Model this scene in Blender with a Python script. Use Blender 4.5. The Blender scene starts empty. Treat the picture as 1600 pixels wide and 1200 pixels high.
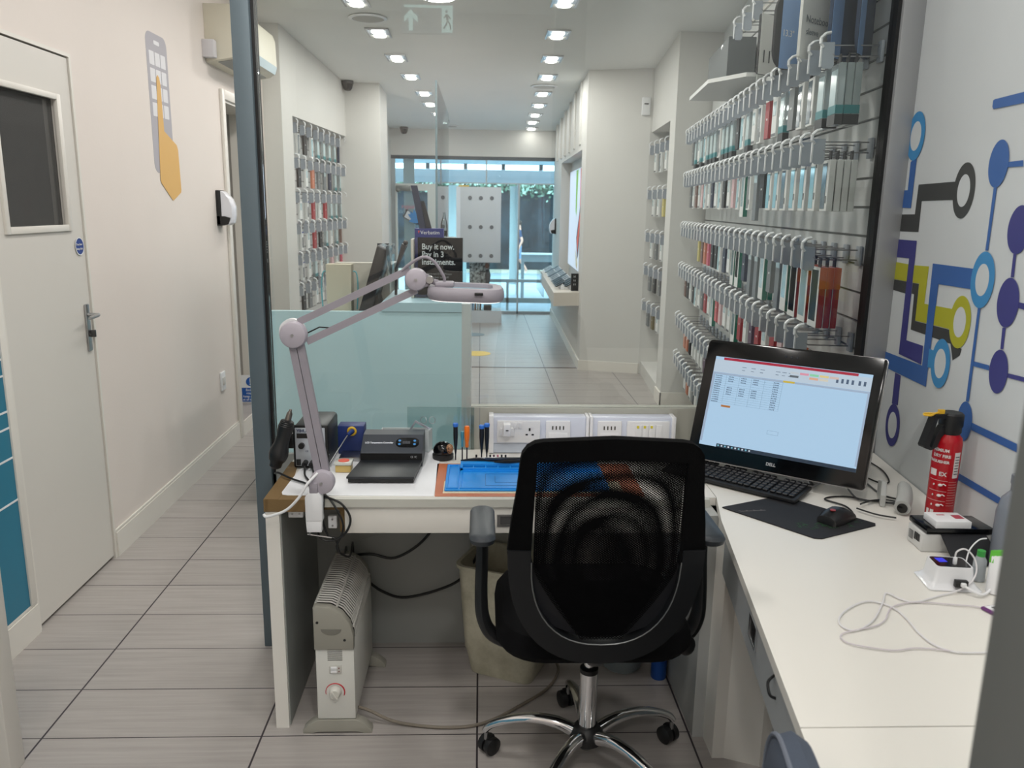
import bpy, bmesh, math, random
from mathutils import Vector, Matrix, Euler
from math import sin, cos, pi, radians, atan2, sqrt
random.seed(7)
SC = bpy.context.scene
COL = SC.collection
# ------------------------------------------------------------------ camera
def cam_rows(p, y, r):
    p, y, r = radians(p), radians(y), radians(r)
    fwd = Vector((sin(y)*cos(p), cos(y)*cos(p), -sin(p)))
    right = Vector((cos(y), -sin(y), 0)); down = fwd.cross(right)
    return cos(r)*right + sin(r)*down, -sin(r)*right + cos(r)*down, fwd
r_, d_, f_ = cam_rows(12.371, 2.348, -0.9046)
cd = bpy.data.cameras.new('camera'); cam = bpy.data.objects.new('camera', cd); COL.objects.link(cam)
cam.matrix_world = Matrix(((r_.x, -d_.x, -f_.x, 0), (r_.y, -d_.y, -f_.y, 0), (r_.z, -d_.z, -f_.z, 1.6), (0, 0, 0, 1)))
cd.sensor_width = 36; cd.lens = 1266.8/1600*36; cd.clip_start = 0.05; cd.clip_end = 200
cd.dof.use_dof = True; cd.dof.focus_distance = 3.0; cd.dof.aperture_fstop = 5.5
SC.camera = cam
# ------------------------------------------------------------------ world, view, exposure
w = bpy.data.worlds.new('world'); SC.world = w; w.use_nodes = True
wn = w.node_tree; bg = wn.nodes['Background']
bg.inputs[0].default_value = (0.62, 0.83, 0.95, 1); bg.inputs[1].default_value = 5.2
SC.view_settings.view_transform = 'Standard'; SC.view_settings.look = 'None'
SC.view_settings.gamma = 1; SC.view_settings.exposure = 0.0
try: SC.view_settings.use_curve_mapping = False
except Exception: pass
SHOP_W, WORK_W = 7.2, 11.5
# ------------------------------------------------------------------ materials
def lin(c):
    return tuple(((v/255)/12.92 if v/255 <= .04045 else ((v/255+.055)/1.055)**2.4) for v in c)
MATS = {}
def mat(name, rgb, rough=.5, metal=0., emit=0., bump=0., bscale=60., var=0., vscale=3., coat=0., spec=.5, ecol=None):
    if name in MATS: return MATS[name]
    m = bpy.data.materials.new(name); m.use_nodes = True; nt = m.node_tree; b = nt.nodes['Principled BSDF']
    c = lin(rgb)+(1,)
    b.inputs['Base Color'].default_value = c; b.inputs['Roughness'].default_value = rough; b.inputs['Metallic'].default_value = metal
    b.inputs['Specular IOR Level'].default_value = spec
    if coat: b.inputs['Coat Weight'].default_value = coat; b.inputs['Coat Roughness'].default_value = .08
    if emit: b.inputs['Emission Color'].default_value = (lin(ecol)+(1,)) if ecol else c; b.inputs['Emission Strength'].default_value = emit
    tc = nt.nodes.new('ShaderNodeTexCoord')
    if True:
        n = nt.nodes.new('ShaderNodeTexNoise'); n.inputs['Scale'].default_value = vscale; n.inputs['Detail'].default_value = 3
        nt.links.new(tc.outputs['Object'], n.inputs['Vector'])
        mx = nt.nodes.new('ShaderNodeMix'); mx.data_type = 'RGBA'
        v = var if var else .03
        mx.inputs[6].default_value = tuple(x*(1-v) for x in c[:3])+(1,); mx.inputs[7].default_value = tuple(min(1, x*(1+v)) for x in c[:3])+(1,)
        nt.links.new(n.outputs['Fac'], mx.inputs[0]); nt.links.new(mx.outputs[2], b.inputs['Base Color'])
    if bump:
        n2 = nt.nodes.new('ShaderNodeTexNoise'); n2.inputs['Scale'].default_value = bscale
        nt.links.new(tc.outputs['Object'], n2.inputs['Vector'])
        bp = nt.nodes.new('ShaderNodeBump'); bp.inputs['Strength'].default_value = bump; bp.inputs['Distance'].default_value = .002
        nt.links.new(n2.outputs['Fac'], bp.inputs['Height']); nt.links.new(bp.outputs[0], b.inputs['Normal'])
    MATS[name] = m; return m
def glass(name, tint=(1, 1, 1), refl=1.0, rough=0.0, haze=0.0, hcol=(.8, .85, .85)):
    if name in MATS: return MATS[name]
    m = bpy.data.materials.new(name); m.use_nodes = True; nt = m.node_tree
    for n in list(nt.nodes): nt.nodes.remove(n)
    out = nt.nodes.new('ShaderNodeOutputMaterial'); t = nt.nodes.new('ShaderNodeBsdfTransparent'); g = nt.nodes.new('ShaderNodeBsdfGlossy')
    t.inputs[0].default_value = tint+(1,); g.inputs['Roughness'].default_value = rough
    fr = nt.nodes.new('ShaderNodeFresnel'); fr.inputs[0].default_value = 1.5
    mu = nt.nodes.new('ShaderNodeMath'); mu.operation = 'MULTIPLY'; mu.inputs[1].default_value = refl
    mx = nt.nodes.new('ShaderNodeMixShader')
    nt.links.new(fr.outputs[0], mu.inputs[0]); nt.links.new(mu.outputs[0], mx.inputs[0])
    src = t.outputs[0]
    if haze:
        d = nt.nodes.new('ShaderNodeBsdfDiffuse'); d.inputs[0].default_value = hcol+(1,)
        m2 = nt.nodes.new('ShaderNodeMixShader'); m2.inputs[0].default_value = haze
        nt.links.new(t.outputs[0], m2.inputs[1]); nt.links.new(d.outputs[0], m2.inputs[2]); src = m2.outputs[0]
    nt.links.new(src, mx.inputs[1]); nt.links.new(g.outputs[0], mx.inputs[2]); nt.links.new(mx.outputs[0], out.inputs[0])
    MATS[name] = m; return m
def N(nt, t, **kw):
    n = nt.nodes.new(t)
    for k, v in kw.items(): setattr(n, k, v)
    return n
def floor_material():
    m = bpy.data.materials.new('grey_floor_tile'); m.use_nodes = True; nt = m.node_tree; b = nt.nodes['Principled BSDF']; L = nt.links.new
    tc = N(nt, 'ShaderNodeTexCoord'); sp = N(nt, 'ShaderNodeSeparateXYZ'); L(tc.outputs['Object'], sp.inputs[0])
    def grid(sock, size, off, wd):
        a = N(nt, 'ShaderNodeMath', operation='SUBTRACT'); L(sock, a.inputs[0]); a.inputs[1].default_value = off - 50*size - wd/2
        d = N(nt, 'ShaderNodeMath', operation='DIVIDE'); L(a.outputs[0], d.inputs[0]); d.inputs[1].default_value = size
        fr = N(nt, 'ShaderNodeMath', operation='FRACT'); L(d.outputs[0], fr.inputs[0])
        lt = N(nt, 'ShaderNodeMath', operation='LESS_THAN'); L(fr.outputs[0], lt.inputs[0]); lt.inputs[1].default_value = wd/size
        fl = N(nt, 'ShaderNodeMath', operation='FLOOR'); L(d.outputs[0], fl.inputs[0]); return lt.outputs[0], fl.outputs[0]
    gx, ix = grid(sp.outputs[0], .66, 0, .006); gy, iy = grid(sp.outputs[1], .2545, 2.224, .004)
    mx = N(nt, 'ShaderNodeMath', operation='MAXIMUM'); L(gx, mx.inputs[0]); L(gy, mx.inputs[1])
    cb = N(nt, 'ShaderNodeCombineXYZ'); L(ix, cb.inputs[0]); L(iy, cb.inputs[1])
    wnz = N(nt, 'ShaderNodeTexWhiteNoise'); L(cb.outputs[0], wnz.inputs[0])
    mp = N(nt, 'ShaderNodeMapping'); mp.inputs['Scale'].default_value = (1.6, 38, 1)
    ad = N(nt, 'ShaderNodeVectorMath', operation='ADD'); L(tc.outputs['Object'], ad.inputs[0]); L(wnz.outputs['Color'], ad.inputs[1]); L(ad.outputs[0], mp.inputs[0])
    n1 = N(nt, 'ShaderNodeTexNoise'); n1.inputs['Scale'].default_value = 1.6; n1.inputs['Detail'].default_value = 6; n1.inputs['Roughness'].default_value = .65; L(mp.outputs[0], n1.inputs['Vector'])
    cr = N(nt, 'ShaderNodeValToRGB'); L(n1.outputs['Fac'], cr.inputs[0])
    e = cr.color_ramp.elements; e[0].position = .25; e[0].color = lin((154, 148, 144))+(1,); e[1].position = .75; e[1].color = lin((174, 169, 165))+(1,)
    g = N(nt, 'ShaderNodeMix', data_type='RGBA'); L(mx.outputs[0], g.inputs[0]); L(cr.outputs[0], g.inputs[6]); g.inputs[7].default_value = lin((48, 42, 48))+(1,)
    L(g.outputs[2], b.inputs['Base Color']); b.inputs['Roughness'].default_value = .38
    bp = N(nt, 'ShaderNodeBump'); bp.inputs['Strength'].default_value = .25; bp.inputs['Distance'].default_value = .002; bp.invert = True
    L(mx.outputs[0], bp.inputs['Height']); L(bp.outputs[0], b.inputs['Normal'])
    return m
def weave_material():
    m = bpy.data.materials.new('black_mesh_weave'); m.use_nodes = True; nt = m.node_tree; L = nt.links.new
    b = nt.nodes['Principled BSDF']; b.inputs['Base Color'].default_value = (.003, .003, .0035, 1); b.inputs['Roughness'].default_value = .9; b.inputs['Specular IOR Level'].default_value = .05
    out = nt.nodes['Material Output']; t = N(nt, 'ShaderNodeBsdfTransparent'); mx = N(nt, 'ShaderNodeMixShader')
    tc = N(nt, 'ShaderNodeTexCoord'); sp = N(nt, 'ShaderNodeSeparateXYZ'); L(tc.outputs['Object'], sp.inputs[0])
    def s(sock, k, ph=0):
        a = N(nt, 'ShaderNodeMath', operation='MULTIPLY_ADD'); L(sock, a.inputs[0]); a.inputs[1].default_value = k; a.inputs[2].default_value = ph
        q = N(nt, 'ShaderNodeMath', operation='SINE'); L(a.outputs[0], q.inputs[0]); return q.outputs[0]
    p = N(nt, 'ShaderNodeMath', operation='MULTIPLY'); L(s(sp.outputs[0], 2*pi/.0075), p.inputs[0]); L(s(sp.outputs[2], 2*pi/.0060), p.inputs[1])
    gt = N(nt, 'ShaderNodeMath', operation='GREATER_THAN'); L(p.outputs[0], gt.inputs[0]); gt.inputs[1].default_value = .36
    L(gt.outputs[0], mx.inputs[0]); L(b.outputs[0], mx.inputs[1]); L(t.outputs[0], mx.inputs[2]); L(mx.outputs[0], out.inputs[0])
    return m
def mottled(name, c1, c2, scale, detail=8, rough=.8, c3=None):
    m = bpy.data.materials.new(name); m.use_nodes = True; nt = m.node_tree; b = nt.nodes['Principled BSDF']
    tc = N(nt, 'ShaderNodeTexCoord'); n = N(nt, 'ShaderNodeTexNoise'); n.inputs['Scale'].default_value = scale; n.inputs['Detail'].default_value = detail; n.inputs['Roughness'].default_value = .7
    nt.links.new(tc.outputs['Object'], n.inputs['Vector']); cr = N(nt, 'ShaderNodeValToRGB'); nt.links.new(n.outputs['Fac'], cr.inputs[0])
    e = cr.color_ramp.elements; e[0].position = .38; e[0].color = lin(c1)+(1,); e[1].position = .62; e[1].color = lin(c2)+(1,)
    nt.links.new(cr.outputs[0], b.inputs['Base Color']); b.inputs['Roughness'].default_value = rough
    MATS[name] = m; return m
M_wall = mat('warm_white_paint', (229, 220, 213), .7, bump=.15, bscale=90, var=.02)
M_wall2 = mat('white_paint', (208, 207, 203), .65, var=.02)
M_ceil = mat('ceiling_paint', (232, 234, 232), .8)
M_door = mat('gloss_white_door', (216, 212, 205), .4, var=.02)
M_trim = mat('white_trim', (226, 222, 214), .35)
M_floor = floor_material()
M_post = mat('blue_grey_metal', (98, 112, 120), .45, .2)
M_postr = mat('brushed_grey_metal', (150, 153, 155), .45, .2)
M_black = mat('black_plastic', (18, 19, 21), .45)
M_blk2 = mat('matte_black', (14, 14, 15), .75)
M_gloss = mat('gloss_black', (9, 10, 12), .12)
M_white = mat('white_plastic', (232, 233, 235), .35)
M_lam = mat('white_laminate', (228, 225, 218), .35, var=.015)
M_lamg = mat('grey_laminate', (150, 153, 150), .5)
M_pane = glass('clear_pane', (.955, .975, .968), 1.0)
M_pane2 = glass('shopfront_pane', (.93, .985, .99), .6)
M_chrome = mat('chrome', (225, 226, 228), .1, 1)
M_steel = mat('satin_steel', (175, 176, 178), .3, 1)
M_lampplastic = mat('lamp_grey_plastic', (152, 147, 156), .5)
M_lampemit = mat('lit_lamp', (255, 250, 242), .5, emit=14)
M_mesh = weave_material()
# ------------------------------------------------------------------ mesh builder
RM = {}
class MB:
    def __init__(s): s.bm = bmesh.new(); s.m = 0
    def _tag(s, vs, mi):
        fs = set()
        for v in vs: fs.update(v.link_faces)
        for f in fs: f.material_index = mi
    def box(s, c, d, rot=None, bev=0., m=0, seg=2):
        M = Matrix.Translation(c)
        if rot is not None: M = M @ (rot.to_4x4() if isinstance(rot, Matrix) else Euler(rot).to_matrix().to_4x4())
        r = bmesh.ops.create_cube(s.bm, size=1, matrix=M @ Matrix.Diagonal((d[0], d[1], d[2], 1)))
        vs = r['verts']; s._tag(vs, m)
        if bev > 0:
            es = set()
            for v in vs: es.update(v.link_edges)
            bmesh.ops.bevel(s.bm, geom=list(es), offset=min(bev, min(d)*.49), segments=seg, profile=.5, affect='EDGES', material=-1)
        return s
    def bb(s, x0, x1, y0, y1, z0, z1, bev=0., m=0, seg=2):
        return s.box(((x0+x1)/2, (y0+y1)/2, (z0+z1)/2), (abs(x1-x0), abs(y1-y0), abs(z1-z0)), None, bev, m, seg)
    def loft(s, rings, caps=True, m=0, closed=False):
        vr = [[s.bm.verts.new(p) for p in r] for r in rings]; n = len(vr[0]); k = len(vr)
        for i in range(k if closed else k-1):
            A, B = vr[i], vr[(i+1) % k]
            for j in range(n):
                try: s.bm.faces.new((A[j], A[(j+1) % n], B[(j+1) % n], B[j])).material_index = m
                except ValueError: pass
        if caps and not closed:
            for r, rev in ((vr[0], True), (vr[-1], False)):
                try: s.bm.faces.new(list(reversed(r)) if rev else r).material_index = m
                except ValueError: pass
        return s
    def tube(s, pts, r, n=8, m=0, smooth=0, closed=False, flat=None):
        P = [Vector(p) for p in pts]
        if smooth and len(P) > 2:
            Q = []
            K = len(P)
            for i in range(K if closed else K-1):
                p0 = P[(i-1) % K] if closed or i > 0 else P[i]; p1 = P[i]; p2 = P[(i+1) % K]; p3 = P[(i+2) % K] if closed or i+2 < K else P[(i+1) % K]
                for t in range(smooth):
                    u = t/smooth
                    Q.append(.5*((2*p1)+(p2-p0)*u+(2*p0-5*p1+4*p2-p3)*u*u+(3*p1-p0-3*p2+p3)*u**3))
            if not closed: Q.append(P[-1])
            if isinstance(r, (list, tuple)):
                r = [v if isinstance(v, (tuple, list)) else (v, v) for v in r]
                r = [tuple(r[min(int(i/smooth), len(r)-1)][q]*(1-(i/smooth) % 1)+r[min(int(i/smooth)+1, len(r)-1)][q]*((i/smooth) % 1) for q in (0, 1)) for i in range(len(Q))]
            P = Q
        K = len(P); rs = r if isinstance(r, (list, tuple)) else [r]*K
        T = []
        for i in range(K):
            a = P[(i-1) % K] if (closed or i > 0) else P[i]; b = P[(i+1) % K] if (closed or i < K-1) else P[i]
            T.append((b-a).normalized() if (b-a).length > 1e-9 else Vector((0, 0, 1)))
        u = T[0].orthogonal().normalized()
        if flat is not None: u = (Vector(flat)-T[0]*Vector(flat).dot(T[0])).normalized()
        rings = []
        for i in range(K):
            u = (u - T[i]*u.dot(T[i])); u = u.normalized() if u.length > 1e-6 else T[i].orthogonal().normalized()
            v = T[i].cross(u); rr = rs[i]
            ra, rb = (rr if isinstance(rr, tuple) else (rr, rr))
            rings.append([P[i]+u*cos(2*pi*j/n)*ra+v*sin(2*pi*j/n)*rb for j in range(n)])
        return s.loft(rings, True, m, closed)
    def cyl(s, p0, p1, r0, r1=None, n=16, m=0):
        return s.tube([p0, p1], [r0, r0 if r1 is None else r1], n, m)
    def lathe(s, prof, c=(0, 0, 0), n=24, m=0, axis=(0, 0, 1)):
        ax = Vector(axis).normalized(); q = Vector((0, 0, 1)).rotation_difference(ax); c = Vector(c)
        rings = [[c + q @ Vector((max(r, 1e-5)*cos(2*pi*j/n), max(r, 1e-5)*sin(2*pi*j/n), z)) for j in range(n)] for r, z in prof]
        return s.loft(rings, True, m)
    def prism(s, pts, off, m=0, bev=0.):
        off = Vector(off); A = [s.bm.verts.new(Vector(p)) for p in pts]; B = [s.bm.verts.new(Vector(p)+off) for p in pts]; n = len(A)
        fs = [s.bm.faces.new(A), s.bm.faces.new(list(reversed(B)))]
        for i in range(n): fs.append(s.bm.faces.new((A[(i+1) % n], A[i], B[i], B[(i+1) % n])))
        for f in fs: f.material_index = m
        if bev:
            es = set(fs[0].edges) | set(fs[1].edges)
            bmesh.ops.bevel(s.bm, geom=list(es), offset=bev, segments=2, profile=.5, affect='EDGES', material=-1)
        return s
    def ring(s, outer, inner, off, m=0):
        off = Vector(off); n = len(outer)
        a = [Vector(p) for p in outer]; b = [Vector(p) for p in inner]
        R = [a, b, [p+off for p in b], [p+off for p in a]]
        vr = [[s.bm.verts.new(p) for p in r] for r in R]
        for i in range(4):
            A, B = vr[i], vr[(i+1) % 4]
            for j in range(n): s.bm.faces.new((A[j], A[(j+1) % n], B[(j+1) % n], B[j])).material_index = m
        return s
    def ball(s, c, r, m=0, seg=16, rot=None):
        d = r if isinstance(r, (tuple, list)) else (r, r, r)
        M = Matrix.Translation(c)
        if rot is not None: M = M @ Euler(rot).to_matrix().to_4x4()
        q = bmesh.ops.create_uvsphere(s.bm, u_segments=seg, v_segments=max(6, seg//2), radius=1, matrix=M @ Matrix.Diagonal((d[0], d[1], d[2], 1)))
        s._tag(q['verts'], m); return s
    def build(s, name, mats, parent=None, world=True, label=None, cat=None, group=None, kind=None, origin=None, smooth=35):
        bmesh.ops.recalc_face_normals(s.bm, faces=s.bm.faces)
        me = bpy.data.meshes.new(name); s.bm.to_mesh(me); s.bm.free()
        for m in (mats if isinstance(mats, (list, tuple)) else [mats]): me.materials.append(m)
        if smooth:
            for p in me.polygons: p.use_smooth = True
            me.set_sharp_from_angle(angle=radians(smooth))
        return link(name, me, parent, world, label, cat, group, kind, origin)
def link(name, me, parent=None, world=True, label=None, cat=None, group=None, kind=None, origin=None):
    o = bpy.data.objects.new(name, me); COL.objects.link(o)
    if parent is not None:
        o.parent = parent; R = RM.get(parent, Matrix.Identity(4)); RM[o] = R
        if world: me.transform(R.inverted())
    else:
        if origin is None and kind != 'structure':
            vs = [v.co for v in me.vertices]
            origin = ((min(v.x for v in vs)+max(v.x for v in vs))/2, (min(v.y for v in vs)+max(v.y for v in vs))/2, min(v.z for v in vs))
        if origin is not None:
            me.transform(Matrix.Translation(-Vector(origin))); o.location = origin; RM[o] = Matrix.Translation(origin)
        else: RM[o] = Matrix.Identity(4)
    tag(o, label, cat, group, kind); return o
def tag(o, label=None, cat=None, group=None, kind=None):
    if label: o['label'] = label
    if cat: o['category'] = cat
    if group: o['group'] = group
    if kind: o['kind'] = kind
    return o
def thing(name, label, cat, loc=(0, 0, 0), rz=0., group=None, kind=None):
    o = bpy.data.objects.new(name, None); COL.objects.link(o); o.location = loc; o.rotation_euler = (0, 0, rz); o.empty_display_size = .05
    RM[o] = Matrix.Translation(loc) @ Matrix.Rotation(rz, 4, 'Z'); return tag(o, label, cat, group, kind)
def dup(o, loc, rz=0., label=None, group=None, rot=None):
    def cp(x, par):
        c = x.copy(); COL.objects.link(c)
        if par is not None: c.parent = par
        for ch in KIDS.get(x, []): cp(ch, c)
        return c
    r = cp(o, None); r.location = loc; r.rotation_euler = rot if rot else (0, 0, rz)
    if label: r['label'] = label
    if group: r['group'] = group
    return r
KIDS = {}
def index_kids():
    KIDS.clear()
    for o in COL.objects:
        if o.parent: KIDS.setdefault(o.parent, []).append(o)
def text(s, size, m, parent, pos, right, up, name='lettering', depth=.0006, align='LEFT', label=None, bold=0., sx=1.):
    c = bpy.data.curves.new('txt', 'FONT'); c.body = s; c.size = size; c.extrude = depth/2; c.align_x = align; c.resolution_u = 3; c.offset = bold
    o = bpy.data.objects.new('txt', c); COL.objects.link(o); dg = bpy.context.evaluated_depsgraph_get()
    me = bpy.data.meshes.new_from_object(o.evaluated_get(dg)); bpy.data.objects.remove(o); bpy.data.curves.remove(c)
    me.name = name; me.materials.clear(); me.materials.append(m)
    R = Vector(right).normalized(); U = Vector(up); U = (U-R*U.dot(R)).normalized(); F = R.cross(U)
    me.transform(Matrix(((R.x*sx, U.x, F.x, pos[0]), (R.y*sx, U.y, F.y, pos[1]), (R.z*sx, U.z, F.z, pos[2]), (0, 0, 0, 1))))
    return link(name, me, parent, True, label)
def rrect(w, h, r, n=6):
    P = []; r = min(r, w/2-1e-4, h/2-1e-4)
    for cx, cz, a0 in ((w/2-r, h/2-r, 0), (-w/2+r, h/2-r, 90), (-w/2+r, -h/2+r, 180), (w/2-r, -h/2+r, 270)):
        for i in range(n+1):
            a = radians(a0+90*i/n); P.append((cx+r*cos(a), cz+r*sin(a)))
    return P
def area(name, loc, size, power, col=(1, .975, .955), parent=None, rot=(0, 0, 0), shape='DISK', spread=180):
    l = bpy.data.lights.new(name, 'AREA'); l.shape = shape; l.size = size; l.energy = power; l.color = col; l.spread = radians(spread)
    o = bpy.data.objects.new(name, l); COL.objects.link(o); o.rotation_euler = rot
    if parent is not None: o.parent = parent; o.location = RM[parent].inverted() @ Vector(loc)
    else: o.location = loc
    return o
def ceil_z(y): return 3.178-.0413*y
ORD = ['first', 'second', 'third', 'fourth', 'fifth', 'sixth', 'seventh', 'eighth', 'ninth', 'tenth', 'eleventh', 'twelfth', 'thirteenth', 'fourteenth', 'fifteenth', 'sixteenth', 'seventeenth', 'eighteenth', 'nineteenth', 'twentieth', 'twenty-first', 'twenty-second', 'twenty-third', 'twenty-fourth', 'twenty-fifth', 'twenty-sixth']
# ================================================================== structure
def S(name, mb, m, **k): return mb.build(name, m, kind='structure', **k)
def wx(y): return 1.12+.11*y
S('floor', MB().bb(-2.6, 2.6, -2.2, 12.35, -.1, 0), M_floor, smooth=0)
c = MB(); c.prism([(-2.6, -2.2, ceil_z(-2.2)), (-2.6, 12.6, ceil_z(12.6)), (-2.6, 12.6, 3.6), (-2.6, -2.2, 3.6)], (5.4, 0, 0)); S('ceiling', c, M_ceil, smooth=0)
c = MB(); c.bb(-1.86, -1.66, -2.2, 2.865, 0, 3.3).bb(-1.86, -1.66, 2.865, 3.53, 2.165, 3.3).bb(-1.86, -1.66, 3.53, 5.53, 0, 3.3).bb(-1.86, -1.66, 5.53, 6.35, 2.24, 3.3).bb(-1.86, -1.66, 6.35, 6.55, 0, 3.3)
S('wall_left', c, M_wall, smooth=0)
# dark room behind the left door, service recess behind the far doorway
c = MB(); c.bb(-2.55, -2.5, 2.7, 3.7, 0, 2.4).bb(-2.5, -1.86, 2.68, 2.7, 0, 2.4).bb(-2.5, -1.86, 3.7, 3.72, 0, 2.4).bb(-2.5, -1.86, 2.7, 3.7, 2.38, 2.4)
S('wall_store_room', c, mat('store_room_grey', (120, 120, 118), .8), smooth=0)
c = MB(); c.bb(-2.3, -2.25, 5.5, 6.6, .1, 2.4).bb(-2.25, -1.86, 6.34, 6.37, .1, 2.4).bb(-2.25, -1.86, 5.5, 5.53, .1, 2.4).bb(-2.25, -1.86, 5.5, 6.4, 2.3, 2.4)
S('wall_recess', c, mat('recess_grey', (176, 172, 166), .7), smooth=0)
S('floor_recess', MB().bb(-2.25, -1.655, 5.53, 6.35, 0, .1), M_floor, smooth=0)
c = MB(); c.bb(-1.66, -1.648, 3.535, 5.47, 0, .115).bb(-1.66, -1.652, 3.535, 5.47, .115, .13, .003).bb(-1.66, -1.648, -1.0, 2.86, 0, .115).bb(-1.66, -1.652, -1.0, 2.86, .115, .13, .003).bb(-1.655, -1.645, 5.47, 6.5, 0, .098)
S('baseboard_left', c, M_trim)
c = MB(); c.bb(-1.66, -1.64, 5.47, 5.53, .0, 2.30, .004).bb(-1.66, -1.64, 5.53, 6.35, 2.24, 2.30, .004).bb(-1.66, -1.64, 6.35, 6.41, .1, 2.30, .004).bb(-1.80, -1.655, 5.525, 5.54, .1, 2.24).bb(-1.86, -1.655, 5.54, 6.35, 2.225, 2.24).bb(-1.86, -1.655, 6.33, 6.35, .1, 2.24)
S('trim_doorway', c, M_trim)
d = thing('door_1', None, None, (-1.66, 3.2, 0), kind='structure')
c = MB(); c.bb(-1.70, -1.662, 2.882, 3.513, .015, 1.49).bb(-1.70, -1.662, 2.882, 3.513, 1.985, 2.15).bb(-1.70, -1.662, 3.395, 3.513, 1.49, 1.985).bb(-1.70, -1.662, 2.882, 2.96, 1.49, 1.985)
c.build('leaf', M_door, d, smooth=0)
c = MB(); c.bb(-1.668, -1.652, 3.385, 3.415, 1.475, 2.0, .002).bb(-1.668, -1.652, 2.945, 2.97, 1.475, 2.0, .002).bb(-1.668, -1.652, 2.97, 3.385, 1.475, 1.50, .002).bb(-1.668, -1.652, 2.97, 3.385, 1.978, 2.0, .002)
c.build('window_bead', M_trim, d)
MB().bb(-1.687, -1.681, 2.96, 3.395, 1.49, 1.985).build('pane', glass('hazed_pane', (.42, .44, .44), 1.0, 0, .45, (.20, .20, .195)), d, smooth=0)  # grey haze in the glass stands in for its reflection
c = MB(); c.bb(-1.662, -1.652, 3.455, 3.487, .97, 1.17, .004).cyl((-1.652, 3.471, 1.125), (-1.61, 3.471, 1.125), .008).tube([(-1.612, 3.471, 1.125), (-1.608, 3.455, 1.125), (-1.606, 3.385, 1.121)], [.009, .009, .007], 10, smooth=4)
h = c.build('door_handle', M_steel, d)
MB().cyl((-1.652, 3.471, 1.04), (-1.642, 3.471, 1.04), .009).bb(-1.652, -1.628, 3.466, 3.476, 1.03, 1.06, .002).build('keyhole', mat('dark_steel', (90, 90, 92), .35, .9), h)
# door frame lining and gap
c = MB(); c.bb(-1.70, -1.655, 2.855, 2.876, 0, 2.17).bb(-1.70, -1.655, 3.518, 3.534, 0, 2.17).bb(-1.70, -1.655, 2.876, 3.518, 2.156, 2.17); S('trim_door_frame', c, M_trim)
S('trim_panel_edge', MB().bb(-1.66, -1.645, 2.815, 2.853, .13, 1.35, .003), M_trim)
# near-left white joinery at the frame edge
c = MB(); c.bb(-1.50, -1.312, 2.05, 2.12, 0, 2.2, .004).bb(-1.56, -1.50, 2.05, 2.16, 0, .22).bb(-1.66, -1.56, 2.05, 2.16, 0, 2.2); S('trim_near_opening', c, M_door)
# right wall with the mural, and its continuation behind the slat wall
c = MB(); c.prism([(wx(-2.2), -2.2, 0), (wx(6.5), 6.5, 0), (wx(6.5)+.2, 6.5, 0), (wx(-2.2)+.2, -2.2, 0)], (0, 0, 3.3)); S('wall_right', c, mat('mural_wall_white', (207, 212, 214), .55), smooth=0)
S('wall_back', MB().bb(-1.86, 1.4, -2.3, -2.15, 0, 3.3), M_wall, smooth=0)
# shop blocks and niches
c = MB(); L0 = (-1.524, 6.62); L1 = (-1.41, 8.84)
c.prism([(-2.2, 6.55, 0), (-1.524, 6.55, 0), (-1.512, 6.86, 0), (-1.72, 6.86, 0), (-2.2, 6.86, 0)], (0, 0, 3.3))
c.prism([(-2.2, 6.86, 2.28), (-1.512, 6.86, 2.28), (-1.40, 9.0, 2.28), (-2.2, 9.0, 2.28)], (0, 0, 1.02))
c.prism([(-2.2, 6.86, 0), (-1.512, 6.86, 0), (-1.40, 9.0, 0), (-2.2, 9.0, 0)], (0, 0, .4))
c.bb(-2.2, -1.78, 6.86, 9.0, .4, 2.28)
c.bb(-2.2, -1.05, 8.84, 9.5, 0, 3.3)
c.bb(-2.2, -1.31, 9.5, 12.4, 0, 3.3)
S('wall_shop_left', c, M_wall2, smooth=0)
c = MB(); c.prism([(1.50, 6.5, 0), (2.2, 6.5, 0), (2.2, 6.75, 0), (1.515, 6.75, 0)], (0, 0, 3.3))
c.prism([(1.515, 6.75, 2.29), (2.2, 6.75, 2.29), (2.2, 7.85, 2.29), (1.59, 7.85, 2.29)], (0, 0, 1.0))
c.bb(1.80, 2.2, 6.75, 7.85, 0, 2.29)
c.prism([(1.515, 6.75, 0), (1.8, 6.75, 0), (1.8, 7.85, 0), (1.59, 7.85, 0)], (0, 0, .12))
c.prism([(1.0, 7.98, 0), (1.57, 7.82, 0), (2.2, 7.82, 0), (2.2, 8.16, 0), (1.0, 8.16, 0)], (0, 0, 3.3))
# lightbox bay
c.prism([(1.0, 8.16, 0), (1.085, 12.4, 0), (2.2, 12.4, 0), (2.2, 8.16, 0)], (0, 0, .63))
c.prism([(1.0, 8.16, 2.16), (1.085, 12.4, 2.16), (2.2, 12.4, 2.16), (2.2, 8.16, 2.16)], (0, 0, 1.1))
c.prism([(1.057, 11.0, .63), (1.085, 12.4, .63), (2.2, 12.4, .63), (2.2, 11.0, .63)], (0, 0, 1.53))
c.prism([(1.0, 8.16, .63), (1.004, 8.34, .63), (2.2, 8.34, .63), (2.2, 8.16, .63)], (0, 0, 1.53))
c.prism([(1.14, 8.34, .63), (1.19, 11.0, .63), (2.2, 11.0, .63), (2.2, 8.34, .63)], (0, 0, 1.53))
for i in range(6): c.bb(1.0+.02*i*.85*.5-.004, 1.03+.02*i*.425, 8.5+i*.62, 8.62+i*.62, 2.22, 3.2)
S('wall_shop_right', c, M_wall2, smooth=0)
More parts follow.
